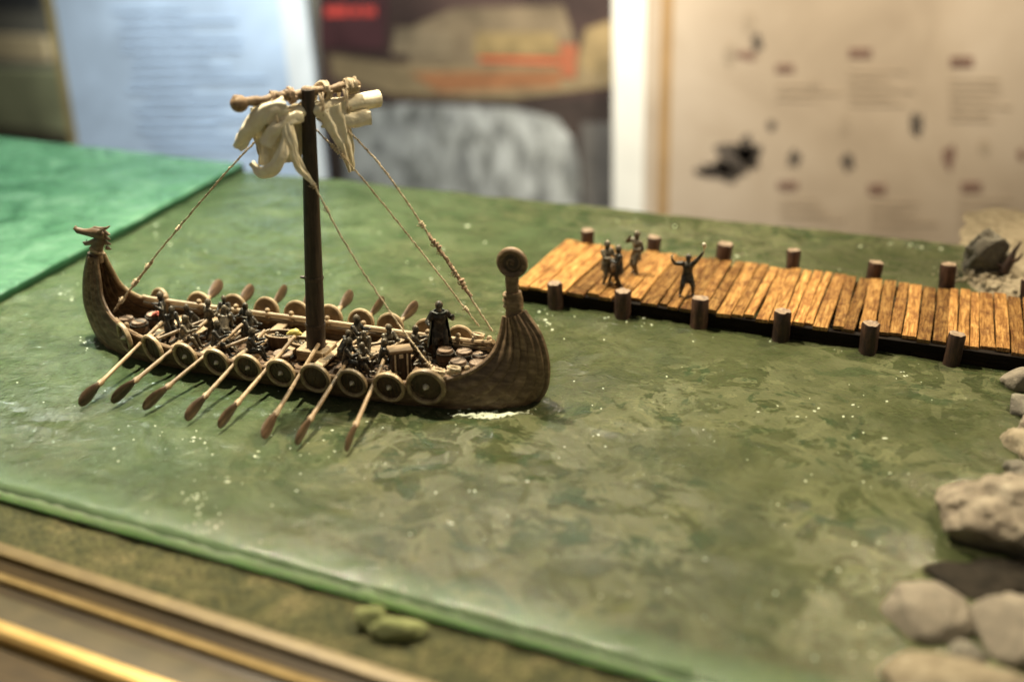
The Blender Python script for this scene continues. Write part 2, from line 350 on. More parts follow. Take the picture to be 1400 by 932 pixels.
# pale glossy beads placed as glints on the ripples, plus bow foam
N = NT("glint_foam_resin"); N.b.inputs["Base Color"].default_value = (.55, .6, .45, 1); N.b.inputs["Roughness"].default_value = .06
N.b.inputs["Coat Weight"].default_value = 1; N.b.inputs["Coat Roughness"].default_value = .02; N.b.inputs["Specular IOR Level"].default_value = .9; M["glint_foam"] = N.m
mb = MB()
def zw(x, y): return float(wave(np.array(x), np.array(y)))
clusters = [((272, 690), 20, 26, 24), ((310, 655), 10, 10, 6), ((285, 725), 14, 8, 8), ((615, 713), 4, 3, 3), ((1168, 743), 3, 3, 2), ((872, 382), 0, 0, 0), ((745, 440), 12, 12, 12), ((735, 465), 8, 14, 7),
            ((95, 400), 14, 12, 10), ((120, 470), 16, 10, 9), ((100, 360), 20, 14, 6), ((1015, 355), 20, 8, 6), ((890, 300), 60, 8, 8), ((1060, 465), 12, 5, 8), ((1190, 478), 8, 3, 5), ((1300, 495), 8, 3, 4), ((1235, 510), 10, 6, 4), ((855, 432), 5, 3, 3),
            ((955, 447), 5, 3, 3), ((665, 566), 46, 4, 26), ((262, 600), 26, 12, 10), ((555, 808), 3, 4, 3), ((400, 610), 100, 22, 16), ((1385, 500), 8, 14, 8), ((250, 330), 90, 60, 10), ((600, 330), 70, 40, 9), ((985, 297), 34, 3, 22), ((1250, 335), 40, 4, 12), ((530, 255), 60, 6, 10), ((60, 265), 20, 10, 8), ((880, 440), 40, 6, 8), ((1130, 560), 90, 30, 14), ((800, 280), 40, 3, 6)]
rs = random.Random(3)
for (cx, cy), sx, sy, n in clusters:
    for _ in range(n):
        p = G(cx + rs.gauss(0, .6) * sx, cy + rs.gauss(0, .6) * sy)
        if p.y > back_y(p.x) - .3 or p.y < front_y(p.x) + .3: continue
        r = rs.uniform(.03, .11) * (p.y / 75); mb.ball((p.x, p.y, zw(p.x, p.y) + .02), r, 8, 4, (rs.uniform(1, 2.2), rs.uniform(.8, 1.4), .55), Matrix.Rotation(rs.uniform(0, 3), 3, "Z"))
for _ in range(280):
    p = G(rs.uniform(0, 1400), rs.uniform(230, 900))
    if p.y > back_y(p.x) - .5 or p.y < front_y(p.x) + .5 or p.x > 4 or p.x < sx_(p.y): continue
    r = rs.uniform(.02, .075); mb.ball((p.x, p.y, zw(p.x, p.y) + .01), r, 8, 4, (rs.uniform(1, 2.0), 1, .6), Matrix.Rotation(rs.uniform(0, 3), 3, "Z"))
# curl of foam pushed up along the waterline of the bow
for a0, a1, off, rr in ((615, 722, 0, .10), (640, 700, 3, .07), (655, 680, -2, .06)):
    pts = [G(a0 + (a1 - a0) * k / 24, 568 + off - 14 * max(0, k / 24 - .55) ** 1.3 + 1.2 * math.sin(k * 1.7)) for k in range(25)]
    mb.tube([(p.x, p.y, zw(p.x, p.y) + .03) for p in pts], [rr * (1 + .5 * math.sin(k * 2.1)) * math.sin(math.pi * (k + .3) / 25) + .01 for k in range(25)], 7, flat=2.2)
tag(mb.build("glint_beads", M["glint_foam"]), "pale glossy beads added as glints over the water, with foam at the bow", "resin beads", kind="stuff")

# ------------------------------------------------------------------ case bottom, moss bed, mouldings, table
mb = MB(); rows = []
for t in np.linspace(0, 1, 80):
    rw = []
    for x in np.linspace(-110, 25, 340):
        y0 = 41.2 - .0647 * (x + 43); y = y0 + (60 - y0) * t
        rw.append((x, y, -1.12 + .2 * float(vnoise(np.array(x * .8), np.array(y * .8), 21)) + .14 * float(vnoise(np.array(x * 2.5), np.array(y * 2.5), 22)) + .06 * float(vnoise(np.array(x * 6), np.array(y * 6), 23))))
    rows.append(rw)
mb.grid(rows); tag(mb.build("mossy_ground", M["moss"]), "dark mossy sand bed below the edge of the resin water", kind="structure")
mb = MB(); mb.box((-75, 74.5, -2.6), (238, 86, .9)); mb.box((-75, 74.5, -42), (230, 80, 77)); tag(mb.build("table", M["table"], smooth=False), "dark table carrying the display", kind="structure")
case = thing("display_case_frame", "brass and ochre moulded frame running along the front of the display", "case frame", (-43, 38.05, -.05), rot=(0, 0, R(-3.7)))
def rail(name, mat, prof, par=case, bev=.05):
    m = MB(); m.grid([[(x, p[0], p[1]) for p in prof + [prof[0]]] for x in np.linspace(-75, 75, 60)]); return m.build(name, mat, par, bevel=0, angle=30)
rail("moulding", M["ochre"], [(3.3, -2.2), (3.3, -1.15), (3.15, -1.0), (2.6, -.95), (2.3, -1.05), (2.15, -2.2)])
rail("groove", M["case_brown"], [(2.15, -2.4), (2.15, -1.35), (1.25, -1.75), (1.25, -2.4)])
rail("moulding", M["brass"], [(1.25, -2.4), (1.25, -1.3), (1.12, -1.22), (.7, -1.2), (.58, -1.3), (.58, -2.4)])
rail("groove", M["case_brown"], [(.58, -2.5), (.58, -1.5), (-.3, -1.75), (-.3, -2.5)])
rail("trim", M["olive_trim"], [(-.3, -2.6), (-.3, -1.35), (-.5, -1.3), (-2.0, -1.3), (-2.1, -2.6)])
rail("moulding", M["bright_brass"], [(-2.1, -2.8), (-2.1, -1.15), (-2.25, -1.02), (-2.8, -1.06), (-3.0, -1.25), (-3.05, -2.8)])
rail("front_panel", M["case_brown"], [(-3.05, -40), (-3.05, -1.9), (-3.3, -1.8), (-30, -2.4), (-30.4, -3), (-30.4, -40)])

# ------------------------------------------------------------------ rocks and shore
def rock(name, c, d, mat, seed, label, group=None, rough=.22, sub=4, rotz=0, ang=0, facets=0, grain=.05):
    bm = bmesh.new(); bmesh.ops.create_icosphere(bm, subdivisions=sub, radius=1)
    rnd = random.Random(seed); off = Vector((seed * 7.3, seed * 3.1, seed * 1.7)); cuts = []
    for _ in range(facets):
        n = Vector((rnd.gauss(0, 1), rnd.gauss(0, 1), rnd.gauss(0, .8))).normalized(); cuts.append((n, rnd.uniform(.62, .9)))
    for v in bm.verts:
        p = v.co.normalized(); r = 1 + rough * mnoise.noise(p * 1.1 + off) * 1.6 + rough * .6 * mnoise.noise(p * 2.6 + off) + rough * .3 * mnoise.noise(p * 6 + off) + rough * .12 * mnoise.noise(p * 14 + off) - grain * abs(mnoise.noise(p * 4.5 + off)) * .9 + grain * .5 * mnoise.noise(p * 22 + off)
        q = p * r
        for n, dd in cuts:
            e = q.dot(n) - dd
            if e > 0: q = q - n * e * .88
        v.co = Vector((q.x * d[0] / 2, q.y * d[1] / 2, q.z * d[2] / 2))
    me = bpy.data.meshes.new(name); bm.to_mesh(me); bm.free(); me.materials.append(mat)
    me.polygons.foreach_set("use_smooth", [True] * len(me.polygons))
    o = bpy.data.objects.new(name, me); C.objects.link(o); o.location = c; o.rotation_euler = (0, ang, rotz)
    return tag(o, label, "rock", group)
RG = "rocks along the shore"
# shore: an uneven bank of sand behind and beside the rocks
def shore_x(y): return 4.6 + 2.5 * math.sin((y - 60) * .09) * .3 + (3.6 if 64 < y < 104 else 0) * min(1, max(0, (y - 64) / 5)) * min(1, max(0, (104 - y) / 4))
mb = MB(); rows = []
for y in np.linspace(36, 128, 260):
    r = []
    for u in np.linspace(-.5, 45, 130):
        x = shore_x(y) + u + .9 * float(vnoise(np.array(y * .5), np.array(2.0), 31))
        h = -.35 + 1.0 * (1 - math.exp(-max(0, u) / 1.6)) + .5 * float(vnoise(np.array(x * .5), np.array(y * .5), 32)) + .3 * float(vnoise(np.array(x * 1.6), np.array(y * 1.6), 33)) + .12 * float(vnoise(np.array(x * 4), np.array(y * 4), 34))
        if y < 60.5: h -= 1.4 * min(1, (60.5 - y) / 1.5)
        r.append((x, y, h))
    rows.append(r)
mb.grid(rows); tag(mb.build("shore", M["sand"], angle=80), "pale sandy bank at the right of the water", kind="structure")
def gr(x, y, z): p = G(x, y, z); return (p.x, p.y, p.z)
rock("rock", (5.6, 107.4, 2.1), (4.1, 3.6, 4.6), M["rock_grey"], 4, "craggy grey rock on the pale sand behind the pier", RG, .3, 5, facets=9)
rock("rock", (8.3, 83.4, .45), (2.9, 2.6, 2.2), M["stone"], 9, "small pale stone just in front of the pier's shore end", RG, .12, facets=3)
rock("rock", (8.6, 79.2, .1), (3.0, 3.0, 2.2), M["rock_grey"], 12, "small darker stone below the pale one near the pier", RG, .16, facets=3)
rock("rock", (8.9, 73.5, -.1), (3.8, 5.0, 2.6), M["sand"], 15, "low sandy boulder between the small stones and the big rock", RG, .25)
rock("rock", (6.9, 62.0, 1.1), (7.0, 6.6, 5.6), M["rock"], 21, "largest pitted tan rock at the right water edge", RG, .26, 6, facets=6, grain=.05)
rock("rock", (10.6, 66.5, .8), (6.0, 6.0, 4.2), M["rock"], 23, "tan rock heaped behind the largest pitted one", RG, .26, 5, facets=5, grain=.05)
rock("rock", (3.0, 52.3, .15), (4.7, 4.3, 2.9), M["stone"], 33, "smooth oval stone left of the dark gap, half over the water", RG, .13, 5, .3, facets=3, grain=.03)
rock("rock", (5.0, 50.1, -.15), (1.9, 1.5, 1.3), M["rock_grey"], 36, "little grey pebble wedged against the smooth oval stone", RG, .15)
rock("rock", (7.5, 52.1, .35), (5.2, 4.8, 3.7), M["stone"], 38, "smooth tan stone right of the oval one", RG, .16, 5, -.5, facets=4, grain=.03)
rock("rock", (4.9, 45.6, .5), (7.6, 4.6, 3.6), M["sand"], 41, "pale sandy stone nearest the camera below the oval stone", RG, .16, 5)
for k, (c, d, lab) in enumerate([((7.7, 57.0, -.35), (8.4, 6.6, 1.7), "broad added near-black rock painting shade into the gap above the oval stone"), ((10.4, 56.6, .1), (4.2, 2.6, 2.0), "added near-black rock painting shade in the gap at the picture's right edge"), ((3.9, 56.9, -.3), (2.6, 2.4, 1.2), "little added near-black rock painting shade at the water end of the gap")]):
    rock("rock", c, d, M["rock_gap_shade"], 60 + k, lab, RG, .38, 5, facets=6, grain=.1)
for k, (c, d, mt_, lab) in enumerate([((9.6, 76.3, .1), (3.2, 3.0, 2.6), "rock", "angular tan rock between the two groups of shore stones"), ((8.3, 69.6, .1), (2.6, 2.6, 2.0), "rock_grey", "small grey chunk behind the largest pitted rock"), ((10.2, 70.0, .7), (3.6, 4.0, 3.2), "rock", "tan chunk right of the small grey one")]):
    rock("rock", c, d, M[mt_], 70 + k, lab, RG, .26, 5, facets=7)
rock("rock", (9.6, 45.8, -.2), (5.0, 5.0, 3.0), M["rock"], 45, "rough tan stone lying at the very corner of the bank", RG, .2, 4)
rock("rock", (-24.3, 42.6, -.75), (1.9, 1.5, 1.5), M["rock_moss"], 52, "upright lobe of yellow-green stone on the mossy bed", None, .16, 4, .4, .4, facets=3)
rock("rock", (-22.6, 42.4, -.8), (3.4, 1.5, 1.25), M["rock_moss"], 55, "longer mossy green stone lying against the upright one", None, .16, 4, .45, facets=4)
# driftwood twig and crumbs beside the grey rock
mb = MB(); mb.tube([(7.3, 106.4, .8), (7.7, 106.5, 1.9), (7.9, 106.9, 2.7), (8.35, 107, 3.7)], [.5, .42, .22, .07], 7); mb.tube([(7.6, 106.5, 1.7), (8.3, 106.3, 2.2), (8.6, 106.1, 2.9)], [.25, .15, .05], 6); mb.tube([(7.2, 106.4, 1.1), (6.7, 106, 1.7)], [.2, .06], 6)
tag(mb.build("driftwood", M["post"]), "short dark driftwood twig leaning beside the grey rock", "driftwood")
mb = MB(); rs = random.Random(5)
for _ in range(420):
    y = rs.uniform(60, 112); x = shore_x(y) + abs(rs.gauss(0, 1.6)) + .3
    if rs.random() < .45: x = 6 + rs.gauss(0, 1.8); y = 106 + rs.gauss(0, 1.6)
    mb.ball((x, y, .45 + rs.uniform(-.2, .3)), rs.uniform(.08, .28), 6, 4, (1, rs.uniform(.6, 1), rs.uniform(.5, .9)))
tag(mb.build("sand_crumbs", M["sand"], angle=20), "crumbs of pale grit along the bank", "grit", kind="stuff")

# ------------------------------------------------------------------ pier
pier = thing("pier", "long plank pier on short round posts reaching out from the sandy bank", "pier", (-8, 92, 0))
def PL(x, y, z): return (x + 8, y - 92, z)
rs = random.Random(11); x = -32.6; k = 0
while x < 19:
    w = rs.choice([rs.uniform(.62, .9), rs.uniform(.85, 1.2)]) * (1.35 if x < -20 else 1); gap = rs.uniform(.04, .15)
    yb = 98.6 + rs.uniform(-.45, .45); yf = 85.7 + .02 * (x + 32) + rs.uniform(-.42, .4) + (.25 if x < -20 else 0)
    m = MB(); th = .28 + rs.uniform(-.04, .06); n = 7; w0 = w / 2; bow = rs.uniform(-.06, .06); tw = rs.uniform(-.05, .05)
    L = yb - yf; rows = []
    for i in range(n):
        t = i / (n - 1) - .5; wx = w0 * (1 + rs.uniform(-.07, .05)); cx = bow * (1 - 4 * t * t); e = .05
        rows.append([(cx - wx, t * L, -th / 2), (cx - wx, t * L, th / 2 - e), (cx - wx + e, t * L, th / 2), (cx + wx - e, t * L, th / 2), (cx + wx, t * L, th / 2 - e), (cx + wx, t * L, -th / 2), (cx - wx, t * L, -th / 2)])
    m.grid(rows); q = len(m.v); ns = 7
    m.f.append(tuple(range(6))); m.mi.append(0); m.f.append(tuple(range((n - 1) * 7, (n - 1) * 7 + 6))); m.mi.append(0)
    o = m.build("plank", M["plank"], pier, angle=30); o.location = PL(x + w / 2, (yf + yb) / 2, 1.36 + rs.uniform(-.07, .08)); o.rotation_euler = (rs.uniform(-.006, .006), rs.uniform(-.05, .05), rs.uniform(-.02, .02) + (-.045 if x < -22 else 0))
    x += w + gap; k += 1
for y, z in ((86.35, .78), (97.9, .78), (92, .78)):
    m = MB(); m.box(PL(-6.6, y, z), (51.6, .7, .8)); m.build("beam", M["pier_beam_shaded"], pier, bevel=.05)
m = MB(); m.box(PL(-32.3, 92.1, .8), (.5, 12, .75)); m.build("beam", M["pier_beam_shaded"], pier, bevel=.05)
# uneven skirting boards, blackened to carry the shade under the front edge
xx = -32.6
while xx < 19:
    w = rs.uniform(2.5, 6); m = MB(); m.box(PL(xx + w / 2, 86.15 + rs.uniform(-.05, .1), .42 + rs.uniform(-.08, .05)), (w - .05, .2, 1.25)); m.build("skirting_board", M["pier_beam_shaded"], pier, bevel=.03); xx += w
def post(x, y, top, r, tilt=(0, 0)):
    m = MB(); n = 18; prof = [(-1.2, 1.02), (0, 1.0), (top * .5, .97), (top - .12, 1.0), (top, .92)]; ph = rs.uniform(0, 6)
    path = []
    rows = [[(r * f * (1 + .09 * math.sin(a * 3 + ph) + .05 * math.sin(a * 7 + ph * 2) + rs.uniform(-.03, .03)) * math.cos(a), r * f * (1 + .07 * math.sin(a * 4 + ph)) * math.sin(a), z + (rs.uniform(-.06, .06) if z == top else 0)) for a in [2 * math.pi * k / n for k in range(n)]] for z, f in prof]
    for rr in rows: rr.append(rr[0])
    m.grid(rows); m.cur = 1
    cz = top - .04; top_ring = [Vector(p) for p in rows[-1][:-1]]; mid = [p * .55 + Vector((0, 0, p.z * .45 - .05)) for p in top_ring]
    m.add(top_ring + mid + [Vector((0, 0, cz + .03))], [(k, (k + 1) % n, n + (k + 1) % n, n + k) for k in range(n)] + [(n + k, n + (k + 1) % n, 2 * n) for k in range(n)])
    o = m.build("post", [M["post"], M["post_top"]], pier, angle=50); o.location = PL(x, y, 0); o.rotation_euler = (tilt[0], tilt[1], 0); return o
for (x, y, t) in [(-28.75, 85.2, 2.5), (-22.8, 85.35, 2.75), (-16.35, 85.55, 2.85), (-9.6, 85.4, 2.75), (-2.75, 85.3, 2.7), (3.4, 85.6, 2.75), (9.6, 85.9, 2.7), (15.8, 86.2, 2.7)]:
    post(x, y + .15, t - .2 + rs.uniform(-.12, .12), rs.uniform(.62, .72), (rs.uniform(-.05, .05), rs.uniform(-.06, .06)))
for (x, y, t) in [(-30.2, 98.9, 2.9), (-23.85, 99.3, 2.8), (-17.1, 99.2, 2.9), (-10.7, 99.2, 3.0), (-3.7, 99.3, 2.9), (2.6, 99.4, 3.5), (9.2, 99.4, 3.0)]:
    post(x, y, t - .1 + rs.uniform(-.15, .15), rs.uniform(.6, .72), (rs.uniform(-.05, .05), rs.uniform(-.08, .08)))
for (x, y) in [(-9.3, 84.2)]:   # ring of clear resin heaped round one post
    pass

# ------------------------------------------------------------------ longship
SA = R(2.6); SO = Vector((-43, 67.5, 0))
ROT = Matrix.Rotation(SA, 3, "Z")
def L2W(u, v, w): return SO + ROT @ Vector((u, v, w))
ship = thing("longship", "brown wooden longship model with dragon head, spiral stern and furled cream sail", "ship", SO, rot=(0, 0, SA))
KP = [(-18.25, 7.1), (-19.1, 4.9), (-19.4, 2.4), (-18.6, .2), (-16.5, -1.2), (-11, -1.6), (0, -1.6), (11, -1.6), (16.5, -1.3), (18.8, .3), (19.4, 2.4), (18.9, 4.9), (17.6, 6.8)]
GP = [(-17.5, .42, 7.0), (-17.2, .8, 5.4), (-16.8, 1.3, 3.9), (-15.4, 2.1, 2.7), (-12.6, 3.2, 2.1), (-8, 3.95, 1.75), (0, 4.3, 1.65), (8, 4.1, 1.75), (12.2, 3.45, 2.1), (14.5, 2.4, 2.75), (15.8, 1.4, 3.8), (16.2, .7, 5.0), (16.4, .33, 6.4)]
NS = 97; KC = catmull(KP, NS); GC = catmull(GP, NS)
def hull(i, t, side, off=0.0):
    k = KC[i]; g = GC[i]; end = abs(i / (NS - 1) - .5) * 2
    e = max(0, (end - .62) / .38)
    pv = .62 * (1 - e) + .5 * e; pw = 1.45 * (1 - e) + 1.0 * e
    tt = 1 - (1 - t) ** 1.7
    v = .16 + (g[1] - .16) * tt ** pv
    bulge = .55 * e * math.sin(math.pi * min(1, t)) * (1 - e * .35)
    w = k[1] + (g[2] - k[1]) * t ** pw; u = k[0] + (g[0] - k[0]) * t ** (1 + .0 * e)
    p = Vector((u, (v + bulge + off) * side, w)); return p
NST = 6
for side in (-1, 1):
    for j in range(NST):
        t0 = j / NST - (.035 if j else 0); t1 = (j + 1) / NST; rows = []; th = []
        for i in range(NS):
            r = []; q = []
            for kk, (t, off) in enumerate(((t0, .13), (t0 * .85 + t1 * .15, .17), (t0 * .5 + t1 * .5, .10), (t1, .0))):
                e = abs(i / (NS - 1) - .5) * 2; sc_ = 1 - .35 * max(0, (e - .85) / .15)
                r.append(hull(i, min(1, max(0, t)), side, off * sc_)); q.append(Vector((0, -side * .13, .0)))
            rows.append(r); th.append(q)
        m = MB(); m.grid(rows, th); m.build("strake", M["hull"], ship, angle=35)
# keel and the two stem posts in one curved timber
m = MB(); path = [Vector((k[0], 0, k[1])) for k in KC]; m.tube(path, .3, 8, ref=(0, 1, 0), flat=[1.0] * NS); m.build("keel", M["hull"], ship)
for side in (-1, 1):
    m = MB(); m.tube([Vector((g[0], (g[1] + .04) * side, g[2] + .03)) for g in GC], .2, 8, ref=(0, 0, 1), flat=.9); m.build("gunwale", M["pale_wood"] if side > 0 else M["hull"], ship)
# inner rails on short brackets behind each row of shields
for side in (-1, 1):
    idx = range(24, 74)
    for dw, rr in ((((.42), .19), ((-.1), .14)) if side > 0 else (((-.1), .12),)):
        m = MB(); m.tube([Vector((GC[i][0], (GC[i][1] - .32) * side, GC[i][2] + dw)) for i in idx], rr, 8, flat=1.0); m.build("rail", M["pale_wood"], ship)
    for k in range(11):
        u = -14.0 + 2.82 * k; i = min(range(NS), key=lambda q: abs(GC[q][0] - u) + (0 if 18 < q < 78 else 99)); g = GC[i]
        m = MB(); hp = .35 if side > 0 else .0; m.box((g[0], (g[1] - .2) * side, g[2] + hp - .25), (.28, .34, .95)); m.ball((g[0], (g[1] - .2) * side, g[2] + hp + .32), .23, 8, 6); m.build("rail_post", M["pale_wood"], ship, bevel=.03)
# floor boards
for k in range(9):
    v = -3.2 + .8 * k; um = 15.2 * math.sqrt(max(.05, 1 - (abs(v) / 3.75) ** 2)); cuts = [-um, -um * .35 + random.uniform(-1, 1), um * .4 + random.uniform(-1, 1), um]
    for a, b in zip(cuts, cuts[1:]):
        m = MB(); m.box(((a + b) / 2, v, .62 + random.uniform(-.03, .03)), (b - a - .06, .74, .2)); m.build("floor_board", M["deck"], ship, bevel=.03)
# raised end decks
for s_, ua, ub in ((-1, 12.6, 16.2), (1, 10.9, 15.6)):
    u = ua
    while u < ub:
        i = min(range(NS), key=lambda q: abs(GC[q][0] - s_ * u)); g = GC[i]; m = MB(); hv = max(.5, g[1] - .42 - .1 * (u - ua))
        m.box((s_ * (u + .3), 0, .86), (.56, hv * 2, .18)); m.build("end_deck_board", M["deck"], ship, bevel=.03); u += .62
# thwarts (rowing benches)
for k in range(8):
    u = -12.2 + 2.82 * k + (.6 if k > 4 else 0)
    if abs(u - 1.1) < 1.3: continue
    g = GC[min(range(NS), key=lambda q: abs(GC[q][0] - u))]; m = MB(); m.box((u, 0, 1.45), (.85, g[1] * 2 - .5, .2)); b = m.build("bench", M["pale_wood"], ship, bevel=.04)
    for sv in (-1, 1):
        m = MB(); m.box((u, sv * g[1] * .5, 1.02), (.5, .22, .68)); m.build("bench_leg", M["deck"], ship, bevel=.03)
# mast, step, bands
def mastp(w): return Vector((1.04 + .0455 * w, 0, w))
m = MB(); m.tube([mastp(w) for w in (0.4, 3, 8, 14, 19, 21.3)], [.74, .72, .66, .58, .5, .47], 16); mast = m.build("mast", M["mast"], ship)
for w in (3.6, 7.4, 1.6):
    m = MB(); rr = .76 if w < 5 else .7; m.tube([mastp(w - .16), mastp(w), mastp(w + .16)], [rr, rr + .03, rr], 14); m.build("band", M["mast"], mast)
m = MB(); m.tube([mastp(7.4) + Vector((-.5, -.2, 0)), mastp(7.4) + Vector((-.95, -.3, .05))], [.16, .1], 6); m.build("peg", M["mast"], mast)
m = MB()
for s_ in (-1, 1): m.box((1.15 + s_ * .9, 0, 1.35), (.6, 2.1, .95)); m.box((1.15, s_ * .95, 1.45), (2.2, .5, .8))
m.build("mast_step", M["pale_wood"], ship, bevel=.06)
# yard: from (-1.4,-3.4) to (4.45,2.95) at w 21
YA = Vector((-1.45, -3.45, 20.75)); YB = Vector((4.45, 2.95, 21.2)); YD = (YB - YA); YL = YD.length; YN = YD.normalized(); YS = YN.cross(Vector((0, 0, 1))).normalized()
def yp(t, s=0, w=0): return YA + YD * t + YS * s + Vector((0, 0, w))
m = MB(); n = 26; m.tube([yp(i / n, .05 * math.sin(i * 1.3), .06 * math.sin(i * .9)) for i in range(n + 1)], [.33 + .035 * math.sin(i * 2.1) for i in range(n + 1)], 12)
yard = m.build("yard", M["yard"], ship)
m = MB(); m.ball(yp(.01), .62, 14, 10, (1, 1, .95)); m.ball(yp(-.01, 0, .35), .3, 8, 6); m.build("knob", M["yard"], yard)
m = MB(); m.ball(yp(.97), .42, 12, 8); m.build("knob", M["yard"], yard)
for t in (.30, .40, .56):
    m = MB(); m.ball(yp(t, 0, .12), .47, 10, 7, (1, .8, .8)); m.build("lashing", M["yard"], yard)
def ropepath(pts, n=60, jit=.02, seed=1):
    r_ = random.Random(seed); return [Vector(p) + Vector((r_.gauss(0, jit), r_.gauss(0, jit), r_.gauss(0, jit))) for p in catmull(pts, n)]
def rope(name, pts, rad, mat, parent, n=80, knots=(), seed=1, strands=2, turns=28, jit=.015):
    c = ropepath(pts, n, jit, seed); m = MB()
    for s_ in range(strands):
        path = []
        for i, p in enumerate(c):
            t = (c[min(i + 1, n - 1)] - c[max(i - 1, 0)]).normalized(); a = t.orthogonal().normalized() if abs(t.z) > .99 else t.cross(Vector((0, 0, 1))).normalized(); b = t.cross(a)
            an = 2 * math.pi * (turns * i / n + s_ / strands); path.append(p + (a * math.cos(an) + b * math.sin(an)) * rad * .55)
        m.tube(path, rad * .62, 5)
    o = m.build(name, mat, parent); r_ = random.Random(seed + 5)
    for t, sz in knots:
        i = int(t * (n - 1)); p = c[i]; d = (c[min(i + 1, n - 1)] - c[max(i - 1, 0)]).normalized(); a = d.orthogonal().normalized(); b = d.cross(a); m = MB()
        for q in range(3):
            loop = [p + d * (rad * (q - 1) * 2.2) + (a * math.cos(x) + b * math.sin(x)) * rad * 1.15 * sz for x in np.linspace(0, 6.3, 10)]; m.tube(loop, rad * .75, 5)
        m.tube([p, p + a * rad * 2 * sz + b * rad, p + a * rad * 2.6 * sz - d * rad * 2], rad * .4, 5)
        m.build("knot", mat, o)
    return o
# loops and wrappings of rope around the yard
def wrap(t, turns, R0, rad, parent, spread=.5, mat=None, seed=1):
    pts = []; r_ = random.Random(seed)
    for i in range(turns * 10 + 1):
        a = 2 * math.pi * i / 10; k = i / (turns * 10); pts.append(yp(t, math.cos(a) * (R0 + r_.uniform(-.05, .08)), math.sin(a) * (R0 + r_.uniform(-.04, .1))) + YN * (k - .5) * spread)
    m = MB(); m.tube(pts, rad, 5); m.build("rope_wrapping", mat or M["rope"], parent)
wrap(.93, 6, .5, .075, yard, .9, seed=2); wrap(.72, 3, .55, .07, yard, .4, seed=3); wrap(.43, 3, .52, .07, yard, .4, M["rope_dark"], 4); wrap(.28, 2, .45, .06, yard, .25, M["rope_dark"], 6)
for sd, rr in ((3, 0), (5, .25)):      # big slack loop hanging from the yard just right of the mast
    m = MB(); c = []
    for i in range(40):
        a = 2 * math.pi * i / 39; c.append(yp(.70 + .085 * math.cos(a) + .02 * rr, -.55 - .1 * rr, -.55 + (1.15 + rr) * math.sin(a) * (1.25 if math.sin(a) < 0 else .75)))
    m.tube(c, .075, 5); m.build("rope_loop", M["rope"], yard)
# furled sail: rolled bundles of cloth hung along the yard
sail = bpy.data.objects.new("sail", None)
def cloth(fn, nu, nv, name, parent, th=.03):
    rows = [[Vector(fn(i / (nu - 1), j / (nv - 1))) for j in range(nv)] for i in range(nu)]; tv = []
    for i in range(nu):
        r = []
        for j in range(nv):
            du = rows[min(i + 1, nu - 1)][j] - rows[max(i - 1, 0)][j]; dv = rows[i][min(j + 1, nv - 1)] - rows[i][max(j - 1, 0)]; nn = du.cross(dv)
            r.append(nn.normalized() * th if nn.length > 1e-9 else Vector((0, 0, th)))
        tv.append(r)
    m = MB(); m.grid(rows, tv); return m.build(name, M["sail"], parent, angle=70)
def nz(*a): return mnoise.noise(Vector(a))
# main roll under the yard, spiralled
def roll(t0, t1, r0, r1, drop, turns, seed, side=0):
    def fn(a, b):
        an = 2 * math.pi * turns * b + .6; rr = (r0 + (r1 - r0) * a) * (.35 + .65 * b) * (1 + .13 * nz(a * 3, an * .5, seed) + .03 * nz(a * 3, an * 5, seed + 2)); t = t0 + (t1 - t0) * a
        return yp(t, side + rr * math.cos(an) * 1.0, -drop + rr * math.sin(an) * .85 + .12 * nz(a * 4, seed, b * 2))
    return fn
sroot = cloth(roll(.20, .60, .75, .5, 1.25, 2.2, 1), 30, 40, "sail", ship)
cloth(roll(.56, 1.17, .62, .74, 1.25, 2.3, 2), 26, 44, "sail_fold", sroot)
# big crumpled folds on the left half
def fold(path, wid, seed, curl=1.0, axis=(0, 0, 1), deep=.8, pleat=0):
    P_ = [Vector(p) for p in catmull(path, 24)]
    def fn(a, b):
        i = min(22, int(a * 23)); u = a * 23 - i; p = P_[i].lerp(P_[i + 1], u); d = (P_[i + 1] - P_[i]).normalized(); s_ = d.cross(Vector(axis)).normalized(); q = -d.cross(s_)
        w_ = wid(a); an = (b - .5) * math.pi * curl
        return p + s_ * math.sin(an) * w_ + q * (math.cos(an) * w_ * deep + pleat * math.sin(b * 17 + a * 2 + seed)) + Vector((0, 0, .15 * nz(a * 4, b * 4, seed))) + s_ * .12 * nz(a * 6, b * 5, seed + 3) + q * (.085 * abs(math.sin(b * 13 + 3 * nz(a * 2.5, b * 2, seed + 6))) + .02 * nz(a * 16, b * 14, seed + 8))
    return fn
FA = YS
cloth(fold([(.0, -.6, 20.3), (-.1, -.7, 18.9), (-.1, -.8, 17.4), (0, -.9, 16.2)], lambda a: 1.75 + .25 * math.sin(a * 5), 7, .9, FA, .15, .16), 34, 30, "sail_fold", sroot)
cloth(fold([(-.5, -1.3, 20.2), (-.6, -1.3, 18.9), (-.5, -1.4, 17.5), (-.3, -1.5, 16.3)], lambda a: 1.0 + .2 * math.sin(a * 6 + 1), 8, 1.2, FA, .3, .12), 34, 26, "sail_fold", sroot)
cloth(fold([(.9, -1.3, 20.3), (-.2, -2.3, 19.9), (-1.3, -2.8, 18.8), (-2.2, -2.7, 17.6)], lambda a: .85 - .42 * a, 3, 1.5, FA), 64, 44, "sail_fold", sroot)
cloth(fold([(1.9, -.9, 19.6), (1.2, -1.8, 19.4), (.4, -2.4, 18.7), (-.05, -2.6, 17.9)], lambda a: .36 + .2 * a, 5, 1.85, FA), 64, 44, "sail_fold", sroot)
